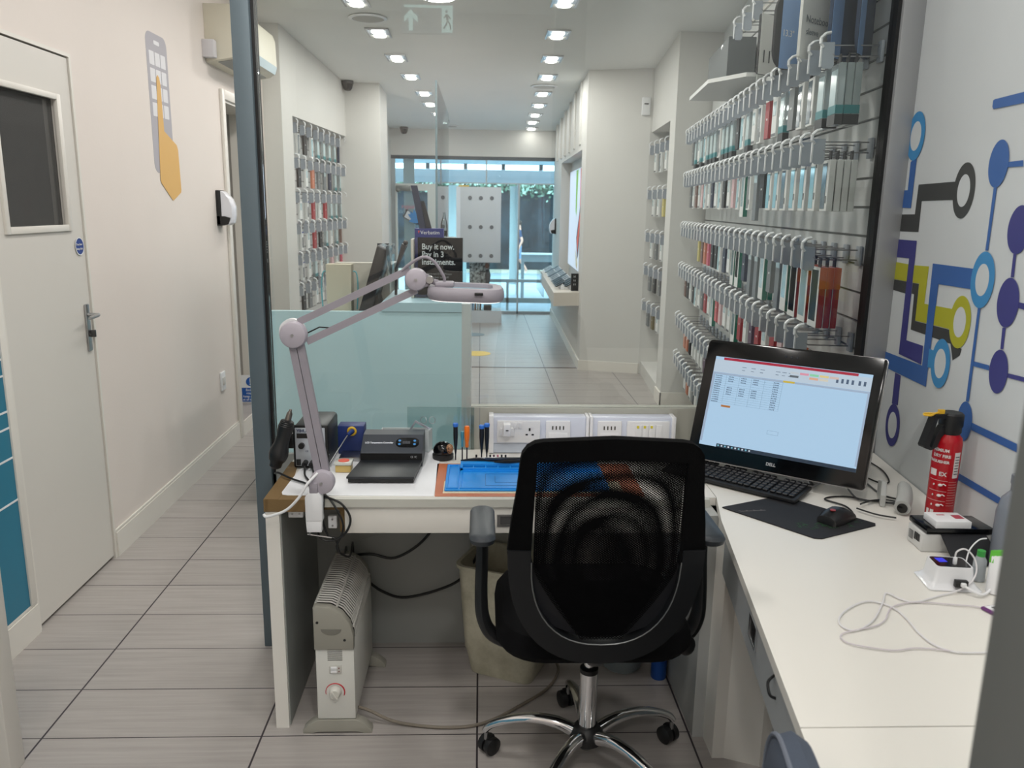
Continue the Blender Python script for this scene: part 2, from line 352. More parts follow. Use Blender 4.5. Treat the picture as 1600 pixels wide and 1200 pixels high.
c = MB(); c.prism([(1.49, 6.485, 0), (1.80, 6.485, 0), (1.80, 6.5, 0), (1.49, 6.5, 0)], (0, 0, .11)); c.prism([(1.485, 6.485, 0), (1.50, 6.485, 0), (1.515, 6.75, 0), (1.50, 6.75, 0)], (0, 0, .11))
c.prism([(.985, 7.97, 0), (1.56, 7.805, 0), (1.57, 7.82, 0), (1.0, 7.985, 0)], (0, 0, .10)); c.prism([(.985, 7.97, 0), (1.0, 7.985, 0), (1.08, 12.3, 0), (1.065, 12.3, 0)], (0, 0, .10))
S('baseboard_shop', c, M_trim, smooth=0)
S('wall_shop_header', MB().bb(-1.4, 1.2, 12.25, 12.4, 2.30, 3.1), M_wall2, smooth=0)
S('trim_threshold', MB().bb(-.9, 1.0, 8.06, 8.09, 0, .004), mat('threshold_metal', (120, 105, 100), .3, .7), smooth=0)
# shopfront glazing
M_alu = mat('pale_aluminium', (170, 178, 182), .4, .4)
M_alud = mat('dark_aluminium', (70, 78, 84), .4, .4)
wnd = thing('window_1', None, None, (0, 12.3, 0), kind='structure')
c = MB(); c.bb(-1.31, 1.085, 12.26, 12.34, 2.25, 2.31)
c.build('head_rail', M_alud, wnd, smooth=0)
c = MB(); c.bb(-.56, 1.085, 12.29, 12.32, 1.915, 1.93).bb(.07, .09, 12.285, 12.32, 1.9, 2.26).bb(.552, .577, 12.28, 12.33, 0, 1.93).bb(-.56, 1.085, 12.28, 12.33, 0, .04)
c.build('mullion', M_alu, wnd, smooth=0)
MB().bb(-.56, 1.085, 12.30, 12.308, .04, 2.25).build('pane', M_pane2, wnd, smooth=0)
dr = thing('door_2', None, None, (-.95, 12.3, 0), kind='structure')
c = MB(); c.bb(-1.31, -1.25, 12.26, 12.33, 0, 2.25).bb(-1.14, -.98, 12.36, 12.42, 0, 2.25).bb(-.60, -.545, 12.24, 12.34, 0, 2.25); c.build('door_frame', M_alu, dr, smooth=0)
c = MB(); c.bb(-1.25, -.60, 12.22, 12.27, 1.80, 1.90).bb(-.78, -.63, 12.22, 12.27, 0, 1.80).bb(-1.25, -1.22, 12.22, 12.27, 0, 1.8).bb(-1.22, -.78, 12.22, 12.27, 0, .12)
c.build('leaf', mat('shop_door_white', (214, 218, 214), .4), dr, smooth=0)
MB().bb(-1.25, -.6, 12.245, 12.252, .12, 2.25).build('pane', M_pane2, dr, smooth=0)
MB().bb(-1.24, -1.02, 12.17, 12.22, 1.79, 1.87, .01).ball((-1.2, 12.17, 1.80), .03).build('door_closer', mat('closer_grey', (120, 124, 122), .4, .5), dr)
# door vinyl: hand on a phone, with wording
vn = thing('door_vinyl', 'vinyl of a blue hand touching a white phone on the shop door', 'sticker', (-1.02, 12.21, 1.4))
q = radians(-28)
def rot2(P, cx, cz, a, y): return [(cx+x*cos(a)-z*sin(a), y, cz+x*sin(a)+z*cos(a)) for x, z in P]
MB().prism(rot2(rrect(.26, .13, .02), -1.01, 1.42, q, 12.212), (0, -.004, 0)).build('phone_outline', M_black, vn, smooth=0)
MB().prism(rot2(rrect(.20, .105, .005), -1.01, 1.42, q, 12.206), (0, -.003, 0)).build('phone_screen', mat('vinyl_pale', (225, 228, 232), .5), vn, smooth=0)
c = MB(); hand = [(-.1, .0), (-.13, .05), (-.09, .045), (-.10, .09), (-.055, .06), (-.04, .12), (-.005, .065), (.02, .105), (.03, .05), (.10, .01), (.10, -.07), (-.02, -.085), (-.12, -.06), (-.08, -.02)]
c.prism([(-.94+x, 12.201, 1.415+z) for x, z in hand], (0, -.003, 0)).build('hand', mat('vinyl_blue', (60, 140, 205), .5), vn, smooth=0)
text('repair', .085, mat('vinyl_red', (205, 120, 135), .5), vn, (-1.16, 12.205, 1.545), (1, 0, 0), (0, 0, 1))
text('my phone', .085, mat('vinyl_greyblue', (150, 175, 190), .5), vn, (-1.2, 12.205, 1.475), (1, 0, 0), (0, 0, 1))
nt = MB().bb(-1.12, -.90, 12.40, 12.42, .92, 1.20).build('shop_notice', mat('notice_grey', (96, 100, 112), .6), label='grey notice with pink marks low behind the shop door', cat='notice', smooth=0)
for x in (-1.06, -.98): MB().ball((x, 12.395, 1.12), (.025, .004, .02)).build('pink_mark', mat('pink_print', (225, 150, 185), .6), nt)
# ------------------------------------------------------------------ outside
S('ground_street', MB().prism([(-14, 12.36, -.02), (-14, 40, -1.15), (-14, 40, -1.4), (-14, 12.36, -1.4)], (30, 0, 0)), mottled('pavement', (138, 156, 168), (158, 174, 184), 3, 4, .7), smooth=0)
c = MB(); c.bb(-12, 14, 29, 29.6, -1.0, 2.30); S('wall_street', c, mottled('blue_stone_wall', (16, 24, 31), (46, 58, 66), 1.7, 10, .9), smooth=0)
S('trim_kerb', MB().bb(-12, 14, 28.2, 29, -.9, -.60), mat('pale_kerb', (190, 186, 170), .8), smooth=0)
cn = thing('shop_canopy', 'pale blue canopy over the pavement outside the shop window', 'canopy', (0, 13.6, 2.3))
c = MB(); c.bb(-4, 4, 12.395, 14.8, 2.31, 2.36).build('canopy_roof', mat('canopy_blue', (190, 214, 222), .5), cn, smooth=0)
for i in range(4):
    MB().bb(-.96+i*.66, -.90+i*.66, 14.6, 14.8, 2.22, 2.31).build('bracket', M_alud, cn, smooth=0)
bs = thing('bus_shelter', 'grey roofed glass shelter standing across the pavement', 'shelter', (0, 17, 0))
c = MB(); c.bb(-5, 5, 16, 17.4, 2.09, 2.27).bb(-5, 5, 15.9, 16, 2.02, 2.09); c.build('roof', mat('shelter_grey', (112, 122, 130), .6), bs, smooth=0)
MB().bb(-.69, -.29, 17.0, 17.05, .0, 2.0).build('side_panel', mat('shelter_cyan', (196, 212, 212), .4), bs, smooth=0)
MB().bb(.60, .74, 17.0, 17.05, .0, 2.0).build('side_panel', mat('shelter_cyan', (196, 212, 212), .4), bs, smooth=0)
for x in (-1.75, -.98, .74): MB().bb(x, x+.05, 16.9, 17.0, -.22, 2.1).build('post', M_alu, bs, smooth=0)
bn = thing('street_barrier', 'grey barrier with white top edge in front of the stone wall', 'barrier', (1.2, 16, -.2))
c = MB(); c.bb(.8, 4.5, 16.0, 16.1, .54, .68).build('rail', mat('bench_grey', (120, 130, 134), .5), bn, smooth=0)
MB().bb(.8, 4.5, 15.96, 16.12, .68, .71).build('top_edge', mat('bench_white', (215, 222, 222), .5), bn, smooth=0)
for x in (.8, 3.6): MB().bb(x, x+.06, 16.02, 16.1, -.2, .54).build('leg', mat('bench_grey', (120, 130, 134), .5), bn, smooth=0)
rl = thing('guard_rail', 'low pale guard rail just outside the shop window', 'railing', (.8, 13.1, 0))
MB().bb(.1, 2.5, 13.1, 13.16, .40, .45).build('top_rail', M_alu, rl, smooth=0)
MB().bb(.1, 2.5, 13.1, 13.14, .07, .15).build('lower_rail', mat('rail_grey', (140, 146, 144), .5), rl, smooth=0)
for x in (.42, 1.6): MB().bb(x, x+.04, 13.1, 13.14, -.1, .40).build('post', M_alu, rl, smooth=0)
# ivy along the top of the stone wall
c = MB(); rnd = random.Random(4)
for i in range(2600):
    x = rnd.uniform(-6, 9); z = 2.30+rnd.gauss(.02, .12); y = 28.95-rnd.random()*.35
    if rnd.random() < .3 and 1.3 < x < 2.9: z = 2.15+rnd.gauss(0, .2)
    s = rnd.uniform(.05, .11); a = rnd.uniform(0, 6.3); b = rnd.uniform(-.6, .6)
    u = Vector((cos(a), .3*b, sin(a)))*s; v = Vector((-sin(a), b, cos(a)))*s*.55; p = Vector((x, y, min(2.6, max(z, 1.6))))
    c.bm.faces.new([c.bm.verts.new(p-u), c.bm.verts.new(p+v), c.bm.verts.new(p+u), c.bm.verts.new(p-v)]).material_index = rnd.randint(0, 2)
c.build('ivy', [mat('ivy_green', (70, 104, 84), .6), mat('ivy_dark', (34, 54, 44), .7), mat('ivy_pale', (150, 178, 160), .6)], label='green ivy spilling over the top of the stone wall outside', cat='ivy', kind='stuff', smooth=0)
# pedestrians
def figure(name, label, loc, rz, skin_m, top_m, low_m, legs_bare=True, pose='walk', hair_m=None):
    t = thing(name, label, 'person', loc, rz)
    bm = bmesh.new(); ids = {}
    J = {'pelvis': ((0, 0, .93), .135), 'waist': ((0, 0, 1.08), .125), 'chest': ((0, .01, 1.32), .15), 'neck': ((0, 0, 1.47), .06), 'head': ((0, .02, 1.60), .085), 'crown': ((0, .02, 1.70), .075),
         'shl': ((-.17, 0, 1.41), .06), 'ell': ((-.22, -.10, 1.13), .043), 'wrl': ((-.22, .0, .90), .03), 'hal': ((-.22, .03, .82), .035),
         'shr': ((.17, 0, 1.41), .06), 'elr': ((.22, .08, 1.14), .043), 'wrr': ((.22, .22, .93), .03), 'har': ((.22, .26, .86), .035),
         'hil': ((-.09, 0, .88), .1), 'knl': ((-.1, .16, .50), .062), 'anl': ((-.1, .02, .09), .04), 'tol': ((-.1, .17, .04), .035),
         'hir': ((.09, 0, .88), .1), 'knr': ((.1, -.05, .49), .062), 'anr': ((.1, -.28, .14), .04), 'tor': ((.1, -.20, .05), .035)}
    if pose == 'sit':
        for s, k in (('l', -1), ('r', 1)):
            J['kn'+s] = ((k*.12, .42, .90), .065); J['an'+s] = ((k*.12, .42, .50), .042); J['to'+s] = ((k*.12, .56, .45), .035); J['hi'+s] = ((k*.1, .04, .92), .1)
    E_ = [('pelvis', 'waist'), ('waist', 'chest'), ('chest', 'neck'), ('neck', 'head'), ('head', 'crown')]+[e for s in 'lr' for e in (('chest', 'sh'+s), ('sh'+s, 'el'+s), ('el'+s, 'wr'+s), ('wr'+s, 'ha'+s), ('pelvis', 'hi'+s), ('hi'+s, 'kn'+s), ('kn'+s, 'an'+s), ('an'+s, 'to'+s))]
    names = list(J); me = bpy.data.meshes.new('body'); me.from_pydata([J[n][0] for n in names], [(names.index(a), names.index(b)) for a, b in E_], [])
    o = bpy.data.objects.new('body', me); COL.objects.link(o)
    sk = o.modifiers.new('skin', 'SKIN'); sb = o.modifiers.new('sub', 'SUBSURF'); sb.levels = 2; sb.render_levels = 2
    for i, n in enumerate(names):
        v = me.skin_vertices[0].data[i]; v.radius = (J[n][1], J[n][1]*(.75 if n in ('pelvis', 'waist', 'chest') else 1)); v.use_root = (n == 'pelvis')
    dg = bpy.context.evaluated_depsgraph_get(); nm = bpy.data.meshes.new_from_object(o.evaluated_get(dg)); bpy.data.objects.remove(o)
    nm.materials.clear()
    for m in (skin_m, top_m, low_m, mat('trainer_white', (235, 238, 240), .6)): nm.materials.append(m)
    for p in nm.polygons:
        p.use_smooth = True; z = p.center.z; ax = abs(p.center.x)
        lim = .92 if pose != 'sit' else 0
        if z > 1.47: p.material_index = 0
        elif ax > .185 and z < 1.24: p.material_index = 0 if legs_bare else 1
        elif z > .96: p.material_index = 1
        elif z > .52: p.material_index = 2
        elif z < .10: p.material_index = 3
        else: p.material_index = 0 if legs_bare else 2
    nm.name = 'body'; RM[t] = Matrix.Identity(4); link('body', nm, t, True)
    c = MB()
    c.lathe([(.0, 1.775), (.05, 1.765), (.083, 1.73), (.09, 1.68), (.082, 1.63), (.06, 1.63)], (0, 0, 0), 16).build('hair', hair_m or mat('dark_hair', (50, 42, 38), .8), t)
    # face: nose, eyes, mouth, ears
    MB().ball((0, .115, 1.625), (.012, .018, .02)).build('nose', skin_m, t)
    for s in (-1, 1): MB().ball((s*.088, .02, 1.62), (.012, .02, .028)).build('ear', skin_m, t)
    for s in (-1, 1): MB().ball((s*.03, .098, 1.65), (.012, .006, .007)).build('eye', mat('face_dark', (70, 40, 38), .6), t)
    MB().ball((0, .1, 1.575), (.022, .006, .005)).build('mouth', mat('face_dark', (70, 40, 38), .6), t)
    for s in (-1, 1):   # five separate fingers
        b = Vector(J['hal' if s < 0 else 'har'][0]); c = MB()
        for k in range(4):
            l = (.06, .07, .066, .052)[k]; y = -.027+k*.018
            c.tube([b+Vector((0, y, -.02)), b+Vector((0, y*1.05, -.05)), b+Vector((-s*.01, y*1.05+.004, -.035-l))], [.0085, .0085, .006], 6, smooth=3)
        c.tube([b+Vector((0, .025, 0)), b+Vector((-s*.008, .048, -.025)), b+Vector((-s*.012, .052, -.05))], [.010, .009, .007], 6, smooth=3)
        c.build('fingers', skin_m, t)
    return t
M_skin = mat('skin', (206, 160, 140), .55)
MURAL=[
 ('blue',[(2.697,1.771), (2.675,1.77), (2.676,1.614), (2.815,1.616), (2.824,1.672), (2.717,1.672), (2.72,1.762)]),
 ('dark',[(2.638,1.688), (2.37,1.69), (2.375,1.638), (2.6,1.636), (2.597,1.539), (2.814,1.536), (2.817,1.592), (2.64,1.594)]),
 ('yellow',[(2.823,1.434), (2.643,1.433), (2.638,1.377), (2.823,1.375)]),
 ('yellow',[(2.602,1.433), (2.488,1.437), (2.488,1.321), (2.291,1.328), (2.289,1.269), (2.539,1.261), (2.542,1.379), (2.592,1.378)]),
 ('dark',[(2.822,1.373), (2.643,1.376), (2.64,1.337), (2.817,1.34)]),
 ('dark',[(2.592,1.377), (2.545,1.377), (2.54,1.259), (2.289,1.267), (2.262,1.227), (2.213,1.225), (2.219,1.205), (2.257,1.184), (2.282,1.228), (2.565,1.228), (2.572,1.342), (2.591,1.342)]),
 ('indigo',[(2.828,1.509), (2.599,1.511), (2.588,1.189), (2.459,1.192), (2.456,1.133), (2.634,1.135), (2.642,1.453), (2.816,1.449)]),
 ('blue',[(2.461,1.448), (2.193,1.451), (2.195,1.395), (2.406,1.39), (2.403,1.073), (2.808,1.069), (2.812,1.121), (2.446,1.131)]),
 ('sky',[(2.411,1.191), (2.37,1.191), (2.379,1.137), (2.407,1.134)]),
 ('indigo',[(2.645,1.068), (2.598,1.068), (2.594,0.967), (2.642,0.961)]),
 ('blue',[(2.106,1.73), (2.031,1.731), (2.027,1.716), (2.102,1.717)]),
 ('blue',[(2.156,1.667), (2.14,1.667), (2.14,1.504), (2.154,1.503)]),
 ('blue',[(2.222,1.895), (2.214,1.897), (2.067,1.897), (2.06,1.87), (2.215,1.872), (2.222,1.879)]),
 ('indigo',[(2.013,1.502), (2.0,1.503), (1.996,1.445), (2.01,1.444)]),
 ('indigo',[(1.96,1.387), (1.922,1.387), (1.918,1.371), (1.956,1.373)]),
 ('indigo',[(2.014,1.315), (1.999,1.317), (1.996,1.262), (2.009,1.26)]),
 ('blue',[(2.141,1.204), (2.051,1.209), (2.05,1.196), (2.14,1.191)]),
 ('indigo',[(1.957,1.207), (1.874,1.213), (1.871,1.202), (1.957,1.196)]),
 ('blue',[(2.151,1.349), (2.138,1.35), (2.13,1.092), (2.146,1.089)]),
 ('blue',[(2.097,1.04), (1.871,1.047), (1.866,1.027), (2.096,1.02)]),
 ('blue',[(2.156,0.883), (1.906,0.894), (1.901,0.876), (2.15,0.863)]),
]
RINGS=[
 ('sky',2.700,1.843,0.067,0.077,0.60),
 ('dark',2.324,1.663,0.064,0.078,0.58),
 ('yellow',2.243,1.297,0.062,0.075,0.58),
 ('sky',2.147,1.425,0.062,0.076,0.57),
 ('sky',2.326,1.161,0.060,0.074,0.60),
 ('indigo',2.615,0.892,0.058,0.073,0.62),
 ('blue',2.148,1.728,0.050,0.061,0.00),
 ('indigo',2.004,1.562,0.052,0.060,0.00),
 ('indigo',2.006,1.380,0.051,0.063,0.00),
 ('indigo',2.003,1.202,0.045,0.057,0.00),
 ('blue',2.139,1.033,0.042,0.056,0.00),
]
PHONE= [(4.344,2.421), (4.373,2.434), (4.583,2.401), (4.611,2.363), (4.601,1.92), (4.592,1.77), (4.528,1.723), (4.386,1.751), (4.298,1.768), (4.269,1.813)]
HAND= [(4.431,2.21), (4.456,2.226), (4.483,2.221), (4.485,1.957), (4.676,1.887), (4.682,1.66), (4.549,1.599), (4.394,1.692), (4.412,1.922)]
SQ= [(4.374,2.347), (4.422,2.346), (4.424,2.285), (4.508,2.328), (4.562,2.268), (4.346,2.035), (4.407,2.038), (4.547,2.014), (4.502,2.084), (4.518,2.238)]
CABLE= [(1.168,1.853), (1.196,1.899), (1.222,1.921), (1.23,1.899), (1.2,1.83), (1.155,1.755), (1.095,1.685), (1.036,1.643), (0.967,1.615), (0.941,1.63), (0.924,1.658), (0.893,1.613), (0.843,1.545), (0.799,1.505), (0.77,1.494), (0.756,1.514), (0.766,1.546), (0.804,1.587), (0.856,1.618), (0.887,1.611), (0.907,1.582), (0.909,1.536), (0.904,1.481), (0.911,1.436), (0.935,1.41), (0.971,1.406), (1.01,1.407)]
CABLE2= [(1.12,1.58), (1.085,1.594), (1.046,1.601), (0.992,1.612), (0.948,1.611), (0.903,1.591), (0.878,1.561), (0.861,1.537), (0.831,1.513), (0.783,1.496), (0.748,1.483), (0.734,1.466), (0.742,1.442), (0.788,1.423), (0.822,1.416), (0.865,1.424), (0.902,1.42), (0.936,1.411)]
MCb = [(1.082,2.162), (1.07,2.204), (1.034,2.255), (1.065,2.277), (1.119,2.278), (1.159,2.248)]
K1 = [(1.23,2.397), (1.228,2.301), (1.255,2.263)]
K2 = [(1.342,2.614), (1.341,2.52), (1.309,2.415), (1.275,2.398), (1.254,2.448)]
K3 = [(1.141,2.34), (1.132,2.248), (1.184,2.233), (1.225,2.205)]
K4 = [(1.09,2.169), (1.124,2.122), (1.169,2.095)]
K5 = [(1.114,2.197), (1.159,2.226), (1.205,2.233), (1.232,2.219)]
# ================================================================== people outside (far beyond the glass)
RMF = figure('person', 'person in navy T-shirt and shorts walking past outside the shop window', (1.26, 27.0, -.62), radians(90), M_skin, mat('navy_cotton', (48, 66, 96), .8), mat('blue_denim', (120, 150, 178), .8))
p2 = figure('person', 'person in teal jacket seated outside, half hidden by the window edge', (2.62, 25.0, -1.0), radians(180), M_skin, mat('teal_jacket', (84, 142, 142), .8), mat('blue_trousers', (130, 150, 190), .8), legs_bare=False, pose='sit')
sb_ = thing('street_bench', 'low grey seat outside carrying the person in teal', 'bench', (2.7, 25.1, -.6))
MB().bb(2.3, 3.6, 24.85, 25.3, -.25, -.17).build('seat', mat('bench_grey', (120, 130, 134), .5), sb_, smooth=0)
for x in (2.4, 3.4): MB().bb(x, x+.1, 24.9, 25.25, -.6, -.25).build('leg', mat('bench_grey', (120, 130, 134), .5), sb_, smooth=0)
# ================================================================== ceiling fixtures
def downlight(x, y, row, k, power):
    z = ceil_z(y)
    t = thing('ceiling_light', '%s twin downlight of the %s row on the ceiling, counted from the workshop' % (ORD[k], row), 'ceiling light', (x, y, z), 0, 'square twin downlights in the shop ceiling')
    c = MB(); c.ring([(x-.09, y-.17, z-.006), (x+.09, y-.17, z-.006), (x+.09, y+.17, z-.006), (x-.09, y+.17, z-.006)], [(x-.075, y-.155, z-.006), (x+.075, y-.155, z-.006), (x+.075, y+.155, z-.006), (x-.075, y+.155, z-.006)], (0, 0, .012))
    c.build('frame', M_steel, t, smooth=0)
    MB().bb(x-.076, x+.076, y-.156, y+.156, z-.002, z+.004).build('reflector', mat('pale_blue_reflector', (205, 214, 226), .25, .3), t, smooth=0)
    for s in (-1, 1): MB().cyl((x, y+s*.075, z-.012), (x, y+s*.075, z-.001), .046, n=20).build('lamp', M_lampemit, t)
    area('light', (x, y, z-.02), .16, power, (1, .965, .92), t)
LR = [(-.856, 5.93), (-.802, 6.782), (-.751, 7.655), (-.696, 8.474), (-.626, 9.383), (-.607, 10.1), (-.55, 10.83), (-.52, 11.5)]
RR = [(.553, 5.82), (.585, 6.70), (.614, 7.56), (.639, 8.357), (.664, 9.267), (.677, 10.03), (.681, 10.77), (.687, 11.4), (.713, 12.05)]
for k, (x, y) in enumerate([(-.65, 3.4), (-.65, 4.25), (-.68, 5.1)]+LR): downlight(x, y, 'left', k, SHOP_W*(.85 if k < 3 else (.95 if k < 7 else .3)))  # nearest lamps of both rows are unseen, added to light the shop
for k, (x, y) in enumerate([(.47, 3.3), (.50, 4.15), (.525, 5.0)]+RR): downlight(x, y, 'right', k, SHOP_W*(1 if k < 7 else (.3 if k < 11 else .08)))
# unseen lamps added above the benches to light the workshop
for k, (x, y, pw) in enumerate([(-.45, .6, 1.), (-.5, 2.1, .85), (.35, -.1, 1.5), (.72, 1.35, .7), (-.35, -1.4, 2.2)]):
    z = ceil_z(y); t = thing('ceiling_light', 'unseen round ceiling light added over the workshop, number %s from the entrance' % ORD[k], 'ceiling light', (x, y, z), 0, 'added workshop lights')
    MB().cyl((x, y, z-.02), (x, y, z+.02), .15, n=28).build('frame', M_white, t); MB().cyl((x, y, z-.024), (x, y, z-.019), .13, n=28).build('lamp', M_lampemit, t)
    area('light', (x, y, z-.03), .26, WORK_W*pw, (1, .97, .93), t)
for k, (x, y, lb) in enumerate([(-.826, 6.342, 'round ceiling speaker grille near the left row of downlights'), (.644, 8.824, 'round ceiling speaker grille beside the right row of downlights'), (-.45, 11.9, 'faint round ceiling grille nearest the shop front')]):
    z = ceil_z(y); t = thing('ceiling_speaker', lb, 'speaker', (x, y, z), 0, None)
    MB().lathe([(.14, 0), (.14, -.006), (.115, -.01), (.112, -.004), (.0, -.004)], (x, y, z), 32).build('rim', M_white, t)
    MB().cyl((x, y, z-.008), (x, y, z-.003), .112, n=32).build('grille', mat('grille_grey', (186, 186, 182), .7), t)
for k, (x, y, lb) in enumerate([(-1.36, 8.75, 'black dome camera under the ceiling beside the left pillar'), (1.53, 7.90, 'black dome camera at the ceiling corner beside the right column'), (-1.10, 12.1, 'small far dome camera above the shop door')]):
    z = ceil_z(y)-.0; t = thing('security_camera', lb, 'security camera', (x, y, z-.07), 0)
    MB().lathe([(.0, -.10), (.03, -.094), (.047, -.07), (.054, -.04), (.056, 0)], (x, y, z), 20).build('dome', M_gloss, t)
    MB().cyl((x, y, z-.03), (x, y, z), .06, n=20).build('base', mat('camera_grey', (58, 60, 62), .5), t)
c = MB(); c.bb(1.48, 1.56, 7.80, 7.83, 2.44, 2.60, .01); al = c.build('alarm_sensor', M_white, label='white motion sensor on the wall under the right dome camera', cat='sensor')
MB().bb(1.50, 1.54, 7.794, 7.80, 2.535, 2.545).build('lens', M_black, al, smooth=0)
# exit sign behind the camera, seen only as a reflection in the glass screen
ex = thing('exit_sign', 'lit running man exit sign with arrow over the workshop entrance', 'exit sign', (-.44, -.92, 2.95))
c = MB(); c.bb(-.60, -.21, -.95, -.925, 2.85, 3.05).bb(-.42, -.40, -.945, -.93, 3.05, ceil_z(-.9)+.02); c.build('housing', M_white, ex, smooth=0)
ME = mat('exit_face', (196, 232, 226), .5, emit=3.0)
c = MB(); c.prism([(-.30, -.924, 2.86), (-.22, -.924, 2.86), (-.22, -.924, 3.03), (-.30, -.924, 3.03)], (0, .003, 0)); c.bb(-.58, -.22, -.924, -.921, 3.03, 3.048); c.build('lit_panel', ME, ex, smooth=0)
c = MB(); c.prism([(-.545, -.921, 2.87), (-.515, -.921, 2.87), (-.515, -.921, 2.96), (-.48, -.921, 2.93), (-.48, -.921, 2.965), (-.53, -.921, 3.015), (-.58, -.921, 2.965), (-.58, -.921, 2.93), (-.545, -.921, 2.96)], (0, .003, 0)); c.build('arrow', ME, ex, smooth=0)
c = MB(); MG = mat('exit_green', (60, 96, 84), .6); c.ball((-.265, -.919, 3.005), (.010, .002, .010)); c.tube([(-.262, -.919, 2.985), (-.257, -.919, 2.945)], .010, 6); c.tube([(-.285, -.919, 2.96), (-.27, -.919, 2.978), (-.25, -.919, 2.975), (-.235, -.919, 2.955)], .005, 6); c.tube([(-.257, -.919, 2.94), (-.24, -.919, 2.92), (-.232, -.919, 2.885)], .006, 6); c.tube([(-.257, -.919, 2.94), (-.268, -.919, 2.915), (-.287, -.919, 2.885)], .006, 6); c.build('running_man', MG, ex)
# ================================================================== glass screen between workshop and shop
S('trim_screen_post_left', MB().bb(-.785, -.727, 2.745, 2.83, 0, 3.08, .003), M_post)
S('trim_screen_gasket_left', MB().bb(-.727, -.717, 2.765, 2.81, 0, 3.08), M_black, smooth=0)
S('trim_screen_post_right', MB().bb(1.350, 1.428, 2.745, 2.83, .75, 3.08, .003), M_postr)
S('trim_screen_gasket_right', MB().bb(1.338, 1.350, 2.76, 2.81, .75, 3.08), M_black, smooth=0)
S('trim_screen_head', MB().bb(-.785, 1.428, 2.745, 2.83, 2.99, 3.1), M_post, smooth=0)
sg = thing('window_2', None, None, (.3, 2.79, 0), kind='structure')
MB().bb(-.717, -.03, 2.785, 2.793, .02, 2.99).build('pane', M_pane, sg, smooth=0)
MB().bb(-.03, 1.338, 2.785, 2.793, .905, 2.99).build('pane', M_pane, sg, smooth=0)
MB().bb(-.03, 1.34, 2.775, 2.83, .0, .905).build('dado_panel', mat('beige_panel', (176, 176, 166), .5), sg, smooth=0)
MB().bb(-.785, -.03, 2.765, 2.783, 0, .735).build('back_panel', M_lamg, sg, smooth=0)
MB().bb(.0, .003, 2.7745, 2.7765, .755, .905).build('joint', M_lamg, sg, smooth=0)
# ================================================================== left wall objects
mu = thing('wall_graphic', 'grey phone outline with orange pointing hand painted on left wall', 'wall graphic', (-1.66, 4.45, 1.6))
YZ = lambda P, x: [(x, y, z) for y, z in P]
def rounded(y0, y1, z0, z1, r, x): return [(x, (y0+y1)/2+a, (z0+z1)/2+b) for a, b in rrect(y1-y0, z1-z0, r)]
MB().prism(rounded(4.335, 4.61, 1.74, 2.425, .05, -1.6605), (.0015, 0, 0)).build('phone_shape', mat('graphic_grey', (176, 173, 180), .65), mu, smooth=0)
c = MB(); c.prism(rounded(4.435, 4.51, 2.372, 2.392, .008, -1.6592), (.001, 0, 0))
for i in range(4):
    for j in range(3):
        y0 = 4.366+j*.075; z1 = 2.335-i*.083
        c.prism(rounded(y0, y0+.064, z1-.066, z1, .006, -1.6592), (.001, 0, 0))
c.build('app_squares', mat('graphic_white', (226, 225, 228), .65), mu, smooth=0)
c = MB(); c.prism(YZ([(4.436, 2.19), (4.44, 2.215), (4.457, 2.228), (4.475, 2.215), (4.485, 2.19), (4.492, 1.955), (4.66, 1.895), (4.674, 1.87), (4.682, 1.66), (4.675, 1.645), (4.56, 1.603), (4.545, 1.603), (4.405, 1.688), (4.394, 1.705), (4.412, 1.922)], -1.658), (.001, 0, 0)).build('orange_hand', mat('graphic_orange', (222, 178, 108), .65), mu, smooth=0)
tp = thing('wall_panel', 'teal panel with white lines on the near left wall', 'wall panel', (-1.655, 2.3, .13))
MB().bb(-1.66, -1.652, -1.0, 2.815, .13, 1.35).build('panel', mat('teal_vinyl', (38, 120, 148), .45), tp, smooth=0)
c = MB()
for z in (.546, .703, .812, .871, .998, 1.056, 1.17): c.bb(-1.652, -1.6505, -1.0, 2.815, z-.0035, z+.0035)
c.build('white_lines', M_white, tp, smooth=0)
dc = MB().lathe([(.0, .002), (.033, .002), (.034, 0)], (-1.6605, 3.467, 1.41), 28, axis=(1, 0, 0)).build('door_disc', mat('disc_blue', (44, 70, 140), .5), label='small round blue fire door notice on the white left door', cat='sign')
MB().ring([(-1.659, 3.467+.037*cos(a*pi/12), 1.41+.037*sin(a*pi/12)) for a in range(24)], [(-1.659, 3.467+.033*cos(a*pi/12), 1.41+.033*sin(a*pi/12)) for a in range(24)], (.001, 0, 0)).build('white_edge', M_white, dc, smooth=0)
text('Fire door', .0135, M_white, dc, (-1.6575, 3.438, 1.414), (0, 1, 0), (0, 0, 1)); text('keep shut', .0135, M_white, dc, (-1.6575, 3.437, 1.396), (0, 1, 0), (0, 0, 1))
so = MB().bb(-1.66, -1.648, 5.14, 5.22, .41, .53, .003).build('wall_switch', M_white, label='small white blank socket plate low on the left wall', cat='socket')
MB().bb(-1.648, -1.644, 5.155, 5.205, .445, .495, .001).build('cover', mat('socket_cover', (205, 203, 198), .4), so)
